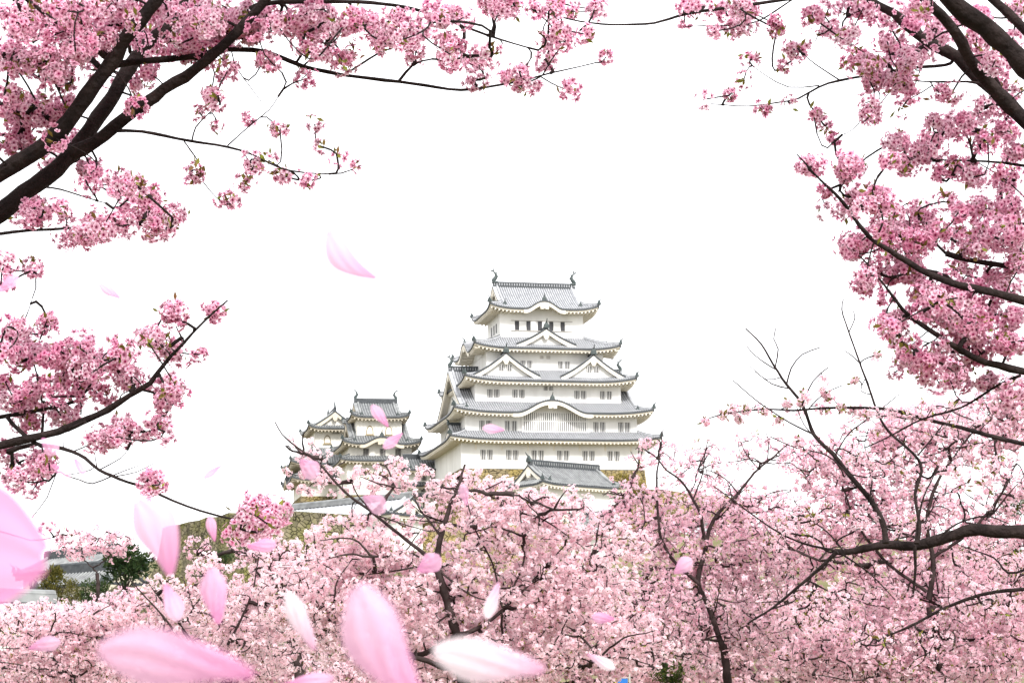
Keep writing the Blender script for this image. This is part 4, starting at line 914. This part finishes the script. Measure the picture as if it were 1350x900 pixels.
orchard('right-hand cherry with one thick dark horizontal bough and bare twigs standing against the sky', 14.0, 1520,
  [(1060, 538, 40, 10, .35), (1140, 545, 38, 12, .5), (965, 548, 18, 7, .6), (992, 535, 12, 10, .5), (1250, 555, 70, 22, .6), (1085, 500, 6, 6, .5), (1052, 590, 10, 8, .5), (1170, 620, 80, 32, .4), (1280, 630, 70, 40, .45), (1060, 690, 80, 40, .4), (1180, 690, 80, 22, .3), (1290, 790, 60, 30, .7), (1180, 850, 70, 36, .5), (1060, 800, 80, 35, .4)],
  [([(1520, 740), (1450, 708), (1350, 697), (1283, 698), (1247, 708), (1207, 717), (1167, 717), (1127, 725), (1100, 727)], 22, 8, .3),
   ([(1168, 716), (1163, 687), (1147, 657), (1120, 627), (1098, 599), (1073, 573), (1057, 533), (1037, 507), (1020, 480), (1003, 453), (983, 433)], 8.7, 1.8, .3, 1),
   ([(1037, 507), (1043, 485), (1058, 467), (1081, 458)], 2.3, 1.4, 0, 1), ([(1057, 535), (1072, 502), (1092, 484)], 2.3, 1.4, 0, 1), ([(1023, 487), (1008, 478), (995, 468), (984, 456)], 2.0, 1.2, 0, 1), ([(1022, 483), (1026, 460), (1020, 447), (1023, 432)], 2.0, 1.2, 0, 1), ([(1072, 572), (1040, 556), (1000, 530), (966, 501)], 2.6, 1.4, 0, 1), ([(1040, 512), (1018, 506), (995, 489)], 2.0, 1.4, 0, 1),
   ([(1210, 716), (1212, 690), (1206, 650), (1212, 610), (1165, 560), (1143, 505), (1132, 475), (1118, 435), (1110, 408), (1112, 394)], 5.2, 1.4, .4, 1), ([(1060, 545), (1085, 520), (1110, 508)], 1.8, 1.2, 0, 1), ([(1085, 588), (1060, 560), (1050, 535)], 1.8, 1.2, 0, 1), ([(1120, 627), (1090, 600), (1050, 590), (1015, 575)], 2.4, 1.2, .2, 1), ([(1147, 657), (1150, 620), (1140, 590), (1145, 565)], 2.4, 1.2, .2, 1), ([(1100, 602), (1120, 570), (1150, 548), (1185, 520)], 2.2, 1.2, .2, 1), ([(1030, 497), (1010, 500), (988, 482)], 1.6, 1.1, 0, 1), ([(1210, 600), (1235, 570), (1262, 530)], 2.4, 1.3, .2, 1), ([(1135, 480), (1122, 468), (1113, 462)], 1.7, 1.2, 0, 1), ([(1119, 438), (1127, 420), (1125, 410)], 1.7, 1.2, 0, 1), ([(1150, 520), (1135, 515), (1140, 500)], 1.6, 1.2, 0, 1),
   ([(1430, 600), (1350, 585), (1300, 573), (1267, 563), (1217, 550), (1177, 540), (1133, 537), (1087, 538), (1047, 541), (1013, 539), (950, 546), (928, 555)], 7, 1.3, .3),
   ([(1104, 727), (1080, 750), (1050, 775), (1020, 800), (985, 822)], 6, 2.4, .3), ([(1104, 726), (1060, 716), (1020, 697), (975, 665), (940, 640)], 3.4, 1.2, .3), ([(1112, 726), (1090, 700), (1060, 680), (1030, 670)], 2.4, 1, .3), ([(1066, 765), (1100, 782), (1135, 792)], 2.6, 1.2, .2), ([(1110, 730), (1140, 750), (1157, 765), (1180, 790)], 2.6, 1.2, .2),
   ([(1207, 716), (1210, 690), (1218, 655), (1232, 625)], 4, 1.5, .2), ([(1206, 718), (1207, 750), (1204, 782)], 5, 3, .1), ([(1235, 710), (1262, 690), (1300, 680), (1330, 690)], 3, 1.4, .3), ([(1430, 770), (1350, 776), (1300, 782), (1250, 800), (1200, 825), (1178, 834)], 6, 3, .2), ([(1430, 700), (1340, 755), (1310, 735), (1270, 720)], 4, 1.6, .3)],
  'rose', extra=[(930, 555), (952, 546), (965, 535), (973, 551), (985, 540), (1010, 541), (1023, 556), (1040, 534), (1055, 528), (1062, 520), (1085, 517), (1095, 526), (1110, 535), (1125, 541), (1140, 546), (1127, 500), (1150, 545), (1085, 540), (1175, 545), (1200, 548), (1225, 552), (1250, 560), (1160, 565), (1052, 583), (1157, 470)], fork=(1520, 740), w=34, rc=.036, rf=.0185, nf=(5, 9), auto=0, dens=1.3, leaf=.3, rt=.003)
orchard('small-flowered pink cherry at the bottom left corner under the falling petals', 29.0, 100,
  [(60, 838, 90, 36), (150, 825, 90, 38), (100, 880, 160, 40), (215, 790, 40, 28, .8)], [], 'pale', rc=.05, rf=.024, nf=(10, 15), fork=(105, 905), auto=4, dens=1.7)
orchard('pale cherry with long straight shoots in front of the mossy rampart', 25.0, 300,
  [(310, 835, 130, 70), (255, 790, 55, 40, .7), (365, 770, 60, 70), (215, 770, 26, 16, .5), (280, 752, 40, 26, .7)], [([(290, 880), (245, 848), (215, 812), (190, 785), (170, 762)], 4, 1.2, 0, 1), ([(265, 860), (232, 815), (208, 785), (196, 768)], 3, 1, 0, 1), ([(300, 850), (330, 790), (340, 740)], 4, 1.5)],
  'white', rc=.046, rf=.021, nf=(11, 16), fork=(300, 890), auto=3, dens=1.7)
orchard('pinker cherry between the rampart and the white storehouse', 30.0, 390,
  [(335, 722, 40, 30, .8), (260, 725, 24, 20, .5), (400, 738, 60, 24, .9), (400, 780, 90, 55)], [], 'rose', rc=.05, rf=.023, nf=(10, 15), fork=(390, 860), auto=4, dens=1.6)
fill = [(60, 850, 'one of the deeper rows of pale cherries behind, at the far left'), (300, 850, 'paler cherry of the back row behind the shoots left of the middle'), (540, 820, 'cherry of the back row seen through the forked tree'), (760, 790, 'cherry of the back row below the gate turret'), (990, 800, 'cherry of the back row below the sparse fan of limbs'), (1210, 790, 'cherry of the back row beneath the thick horizontal bough'), (1360, 740, 'cherry of the back row at the right edge of the picture')]
for k_, (x, y, lb) in enumerate(fill):
    orchard(lb, 40.0 + 2.0 * (k_ % 3), x, [(x, y, 140, 55), (x - 70, y + 60, 120, 50), (x + 70, y + 55, 120, 55), (x, y + 95, 160, 42), (x, y - 25, 80, 40, .7)], [], ['pale', 'white', 'pale'][k_ % 3], rc=.07, rf=.036, nf=(9, 13), fork=(x, y + 90), auto=3, dens=1.7, leaf=.15, rt=.006)
orchard('distant rosy cherry under the sky beyond the dark evergreen', 112.0, 128, [(108, 720, 46, 20, 1.2), (150, 718, 30, 20, 1.2), (130, 706, 38, 13, .9)], [], 'rose', rc=.22, rf=.10, nf=(7, 11), fork=(128, 755), auto=4, dens=1.4, leaf=0, rt=.02, group='far cherries', w=5)
orchard('rounded dense pink cherry below the dark evergreen', 74.0, 152, [(150, 800, 42, 28), (165, 790, 25, 18)], [], 'rose', rc=.11, rf=.055, nf=(7, 11), fork=(152, 830), auto=3, dens=1.7, leaf=0, rt=.01, group='far cherries', w=6)
orchard('pink-white cherry foot of the stone rampart behind long shoots', 66.0, 270, [(255, 800, 60, 26), (330, 790, 60, 30)], [], 'pale', rc=.1, rf=.05, nf=(7, 11), fork=(270, 850), auto=3, dens=1.5, leaf=0, rt=.01, group='far cherries', w=6)

# ------------------------------------------------------------ evergreens and shrubs
def shrub(name, label, cat, x, y, rx, ry, Y, c1, c2, n=1600, lf=.16, cone=0.0, group=None):
    base = P(x, y + ry, Y); gz = float(hill_z(base[0], base[1])); zc = P(x, y, Y)[2]
    if Y > 270: gz = base[2] - .5
    base[2] = gz; rm, hm = rx * Y / F, ry * Y / F
    o = empty(name, tuple(base), 0, label, cat, group)
    tr = MB(); tr.tube([(0, 0, 0), (.05, 0, (zc - gz) * .5), (0, 0, zc - gz)], [.10 * rm, .07 * rm, .04 * rm], 7)
    for k in range(6):
        a = k * 1.05; tr.tube([(0, 0, (zc - gz) * .7), (math.cos(a) * rm * .6, math.sin(a) * rm * .6, zc - gz + hm * .3 * math.sin(k * 2))], [.03 * rm, .012 * rm], 5)
    tr.build('trunk', M['bark_far'], o, True)
    nc = 46; cc = rng.normal(size=(nc, 3)); cc /= np.linalg.norm(cc, axis=1, keepdims=True); cc *= rng.uniform(.35, 1, (nc, 1)) ** .6
    if cone: cc[:, :2] *= (1 - cone * (cc[:, 2:3] + 1) / 2)
    i = rng.integers(0, nc, n); d = rng.normal(size=(n, 3)); d /= np.linalg.norm(d, axis=1, keepdims=True)
    p = cc[i] * .82 + d * (.24 * rng.uniform(.5, 1, (n, 1)))
    C = p * np.array([rm, rm, hm]) + np.array([0, 0, zc - gz])
    u = np.clip(rng.normal(0, .22, (n, 1)) + rng.uniform(0, 1, (nc, 1))[i], 0, 1)
    col = np.array(c1) * (1 - u) + np.array(c2) * u
    V, g, cl = leaves_np(C, d + np.array([0, 0, .5]) + rng.normal(0, .4, (n, 3)), lf * rm * rng.uniform(.6, 1.4, n), col)
    np_mesh('crown', V, g, [M['leaf']], o, cols=cl)
dk = (.012, .03, .010), (.05, .075, .025)
ol = (.04, .045, .010), (.15, .13, .03)
shrub('evergreen_tree', 'dark round evergreen beside the mossy rampart', 'tree', 165, 745, 38, 27, 135, *dk, 2600)
shrub('evergreen_tree', 'olive evergreen in front of the distant gatehouse, larger of the pair', 'tree', 70, 768, 26, 30, 104, *ol, 2200, .15, .5)
shrub('evergreen_tree', 'slim olive evergreen right beside the larger olive one at far left', 'tree', 94, 782, 14, 24, 100, *ol, 1500, .18, .5)
shrub('shrub', 'dark bush hiding the lower corner of the tiled wall at far left', 'shrub', 122, 782, 26, 18, 120, *dk, 1500)
shrub('shrub', 'low green shrub on top of the mossy rampart', 'shrub', 290, 735, 22, 10, 150, *dk, 900)
shrub('evergreen_tree', 'olive broadleaf tree above the thick bough at the right edge', 'tree', 1338, 664, 24, 22, 52, *ol, 2600, .12)
shrub('evergreen_tree', 'dark green tree below the thick bough at the right edge', 'tree', 1318, 740, 50, 36, 46, (.012, .03, .008), (.12, .12, .025), 3600, .10)
shrub('shrub', 'yellow-green bush growing on the stone rampart right of the gate turret', 'shrub', 830, 648, 26, 26, 284, (.07, .06, .012), (.24, .19, .04), 2600, .13)
shrub('shrub', 'olive bush on the rampart under the right end of the tall keep', 'shrub', 878, 690, 26, 18, 280, (.06, .055, .012), (.17, .14, .04), 1600, .13)
shrub('shrub', 'brown-green bush at the foot of the castle stone below the small keeps', 'shrub', 508, 668, 40, 16, 290, (.06, .05, .015), (.16, .12, .05), 1800, .12)
shrub('shrub', 'dark green bush low between blossoms at the bottom edge', 'shrub', 885, 882, 34, 20, 33, (.012, .03, .006), (.10, .11, .02), 2200, .13)

# ------------------------------------------------------------ festival banner seen at the bottom edge
def flat_mat(n_, c): return mat(n_, c, tuple(x * .9 for x in c), 20, .8)
bp = P(818, 893, 31.0); bz = bp[2]
ban = empty('banner', (bp[0], bp[1], 0), 0, 'tall cloth banner in yellow, red and blue barely showing at the bottom edge', 'banner')
q = MB(); q.tube([(.14, 0, 0), (.14, 0, bz + .06)], .014, 8); q.tube([(.15, 0, bz), (-.14, 0, bz)], .008, 6); q.build('pole', M['greywood'], ban)
q = MB()
for (x0, x1, mi) in ((-.13, -.065, 0), (-.065, -.045, 1), (-.045, .11, 2)):
    rows = [[(x0 + (x1 - x0) * j / 4, .02 * math.sin(i * .8 + (x0 + (x1 - x0) * j / 4) * 9) * min(1, i / 4), bz - .01 - 1.5 * i / 14) for j in range(5)] for i in range(15)]
    q.grid(rows, mi)
q.build('cloth', [flat_mat('yellow_cloth', (.75, .60, .03)), flat_mat('red_cloth', (.5, .02, .05)), flat_mat('blue_cloth', (.02, .14, .45))], ban)

# ------------------------------------------------------------ falling petals
def petal_mat(clear=.12):
    m = bpy.data.materials.new('falling_petal'); m.use_nodes = True; t = m.node_tree
    b = t.nodes['Principled BSDF']; b.inputs['Roughness'].default_value = .5; b.inputs['Specular IOR Level'].default_value = .2
    at = t.nodes.new('ShaderNodeAttribute'); at.attribute_name = 'tint'
    tr = t.nodes.new('ShaderNodeBsdfTranslucent'); mx = t.nodes.new('ShaderNodeMixShader'); mx.inputs[0].default_value = .5
    tp = t.nodes.new('ShaderNodeBsdfTransparent'); m2 = t.nodes.new('ShaderNodeMixShader'); m2.inputs[0].default_value = clear
    t.links.new(at.outputs['Color'], b.inputs['Base Color']); t.links.new(at.outputs['Color'], tr.inputs[0])
    t.links.new(b.outputs[0], mx.inputs[1]); t.links.new(tr.outputs[0], mx.inputs[2])
    t.links.new(mx.outputs[0], m2.inputs[1]); t.links.new(tp.outputs[0], m2.inputs[2])
    t.links.new(m2.outputs[0], t.nodes['Material Output'].inputs[0])
    return m
M['fall'] = petal_mat(); M['fall_faint'] = petal_mat(.3)
def petal(label, x0, y0, x1, y1, w, pink=.5, real=.021, bend=.25, cup=.5, roll=None, notch=.06, fat=1.25, curl=0.0, mt='fall'):
    """(x0,y0) pointed base, (x1,y1) rounded rim in the picture, w its apparent width; real = length in metres"""
    Lp = math.hypot(x1 - x0, y1 - y0); tilt = rng.uniform(.25, .55)
    Y = max(.13, real * math.cos(tilt) * F / Lp)
    a, b = P(x0, y0, Y), P(x1, y1, Y); ax = b - a; L = np.linalg.norm(ax); ax /= L
    wm = w * Y / F
    vw = FWD; sd = np.cross(ax, vw); sd /= np.linalg.norm(sd); nn = np.cross(sd, ax)
    rl = roll if roll is not None else rng.uniform(-.6, .6)
    wide = max(wm / max(.35, math.cos(rl)), wm); sd2 = sd * math.cos(rl) + nn * math.sin(rl); n2 = -sd * math.sin(rl) + nn * math.cos(rl)
    na, nb = 18, 21; V = []; Cc = []
    c0 = np.array([.60, .15, .40]); c1 = np.array([.78, .42, .62]); c2 = np.array([.88, .81, .85]) if pink < .25 else np.array([.82, .62, .74])
    for i in range(na):
        t = i / (na - 1)
        hw = wide / 2 * (max(0, math.sin(math.pi * min(1, t ** fat * .93 + .015))) ** .75)
        for j in range(nb):
            s = 2 * j / (nb - 1) - 1
            tt = t + notch * max(0, t - .75) * 4 * (.5 * abs(s) ** .7 - .45) * 1.0
            p = a + ax * (L * tt) + sd * (L * curl * 4 * t * (1 - t)) + sd2 * (hw * s + wide * .03 * math.sin(t * 9 + s * 2)) + n2 * (wide * cup * .35 * (s * s) * (hw / (wide / 2)) + L * bend * (t - .5) ** 2 - .012 * L * math.sin(s * 9 + t * 7))
            V.append(p); k = np.clip(1 - t * 1.25 + .10 * math.sin(s * 11), 0, 1) ** 1.2 * .75 + .25 * pink
            base = (c2 * (1 - pink) + c1 * pink) * (1 - .03 * (math.sin(s * 34) > .5)); Cc.append(base * (1 - k * .8) + c0 * k * .8)
    V = np.array(V); ii = np.arange(na - 1)[:, None] * nb + np.arange(nb - 1)[None]
    o0 = V.mean(0)
    ob = np_mesh('falling_petal', V - o0, [(np.stack([ii, ii + 1, ii + nb + 1, ii + nb], -1).reshape(-1, 4), 0)], [M[mt]], None, np.array(Cc), True)
    ob.location = o0
    tag(ob, label, 'petal', 'cherry petals drifting in the air')
petal('comma-shaped pink petal alone in the white sky above the small keeps', 493, 367, 427, 303, 36, .6, bend=.6, roll=.15, curl=.12)
petal('small crisp pink petal drifting under the upper left bough', 158, 393, 130, 375, 13, .6)
petal('pink petal at the left edge below the hanging blossom ball', -4, 384, 23, 363, 17, .7)
petal('tiny pink petal in the sky left of the small keeps', 291, 613, 268, 630, 9, .7)
petal('huge blurred pink petal filling the left edge of the picture', -150, 700, 62, 735, 165, 1.5, .021, roll=.05, fat=1.0, cup=.05, bend=.04)
petal('large soft pale-pink petal hanging over the mossy rampart', 222, 758, 176, 658, 60, .6, roll=.2, curl=-.08)
petal('blurred oval pink petal over the pale shoots right of the rampart', 286, 822, 276, 748, 36, .8, roll=.2)
petal('twisted pink and white petal below the mossy rampart', 220, 768, 238, 816, 23, .45, roll=.6, bend=.5)
petal('narrow pink petal on edge just above the rampart top', 283, 713, 276, 679, 13, .75)
petal('bright magenta-pink petal flat before the white storehouse', 326, 720, 364, 717, 18, .95, roll=.2)
petal('small pale petal over the bottom left cherry', 38, 856, 80, 846, 21, .55)
petal('widest petal, white-rimmed pink, lying across the bottom left', 330, 902, 120, 872, 80, .6, roll=.3, bend=.5, curl=-.06)
petal('slender white petal with lilac shade left of the middle', 412, 858, 374, 782, 30, .15, roll=.5)
petal('long lilac-pink petal at the bottom left of the forked trunk', 548, 930, 462, 774, 84, .5, roll=.3, curl=.06)
petal('broad almost white petal pointing right at the foot of the forked trunk', 718, 887, 568, 864, 58, .12, roll=.2, bend=.35)
petal('thin pale petal seen edge-on beside the forked trunk', 660, 768, 645, 816, 18, .2, roll=.8)
petal('pink petal in front of the small keep roof', 512, 562, 490, 533, 14, .7)
petal('slanting pink petal in front of the small keep windows', 530, 570, 505, 590, 14, .7)
petal('pale pink petal in front of the lowest windows of the tall keep', 665, 566, 636, 563, 12, .55)
petal('faint pink petal below the left corner of the tall keep', 614, 666, 607, 638, 14, .6, mt='fall_faint')
petal('magenta-tinted petal low in the right of the middle blossoms', 810, 816, 780, 814, 15, .9)
petal('pale petal among the blossoms below the fan of thin limbs', 890, 756, 914, 738, 22, .45)
petal('white petal pointing down right near the bottom of the middle', 774, 862, 811, 882, 15, .15)
petal('mauve petal drifting before the bend of the forked trunk', 550, 752, 580, 732, 26, .8, mt='fall_faint')
petal('little pink petal among the bare twigs of the lower left bough', 98, 604, 112, 624, 11, .6)
petal('soft lilac petal crossing the dark lower left bough', 55, 577, 75, 598, 20, .7, mt='fall_faint')
petal('soft lilac petal below the dark lower left bough', 68, 612, 92, 630, 14, .7, mt='fall_faint')
petal('pink petal cut by the bottom edge between the two long petals', 372, 903, 440, 893, 20, .7)
petal('washed-out pink petal in front of the left small keep', 395, 606, 418, 628, 26, .7, mt='fall_faint')
petal('washed-out pink petal over the blossoms below the small keeps', 478, 655, 508, 674, 26, .6, mt='fall_faint')
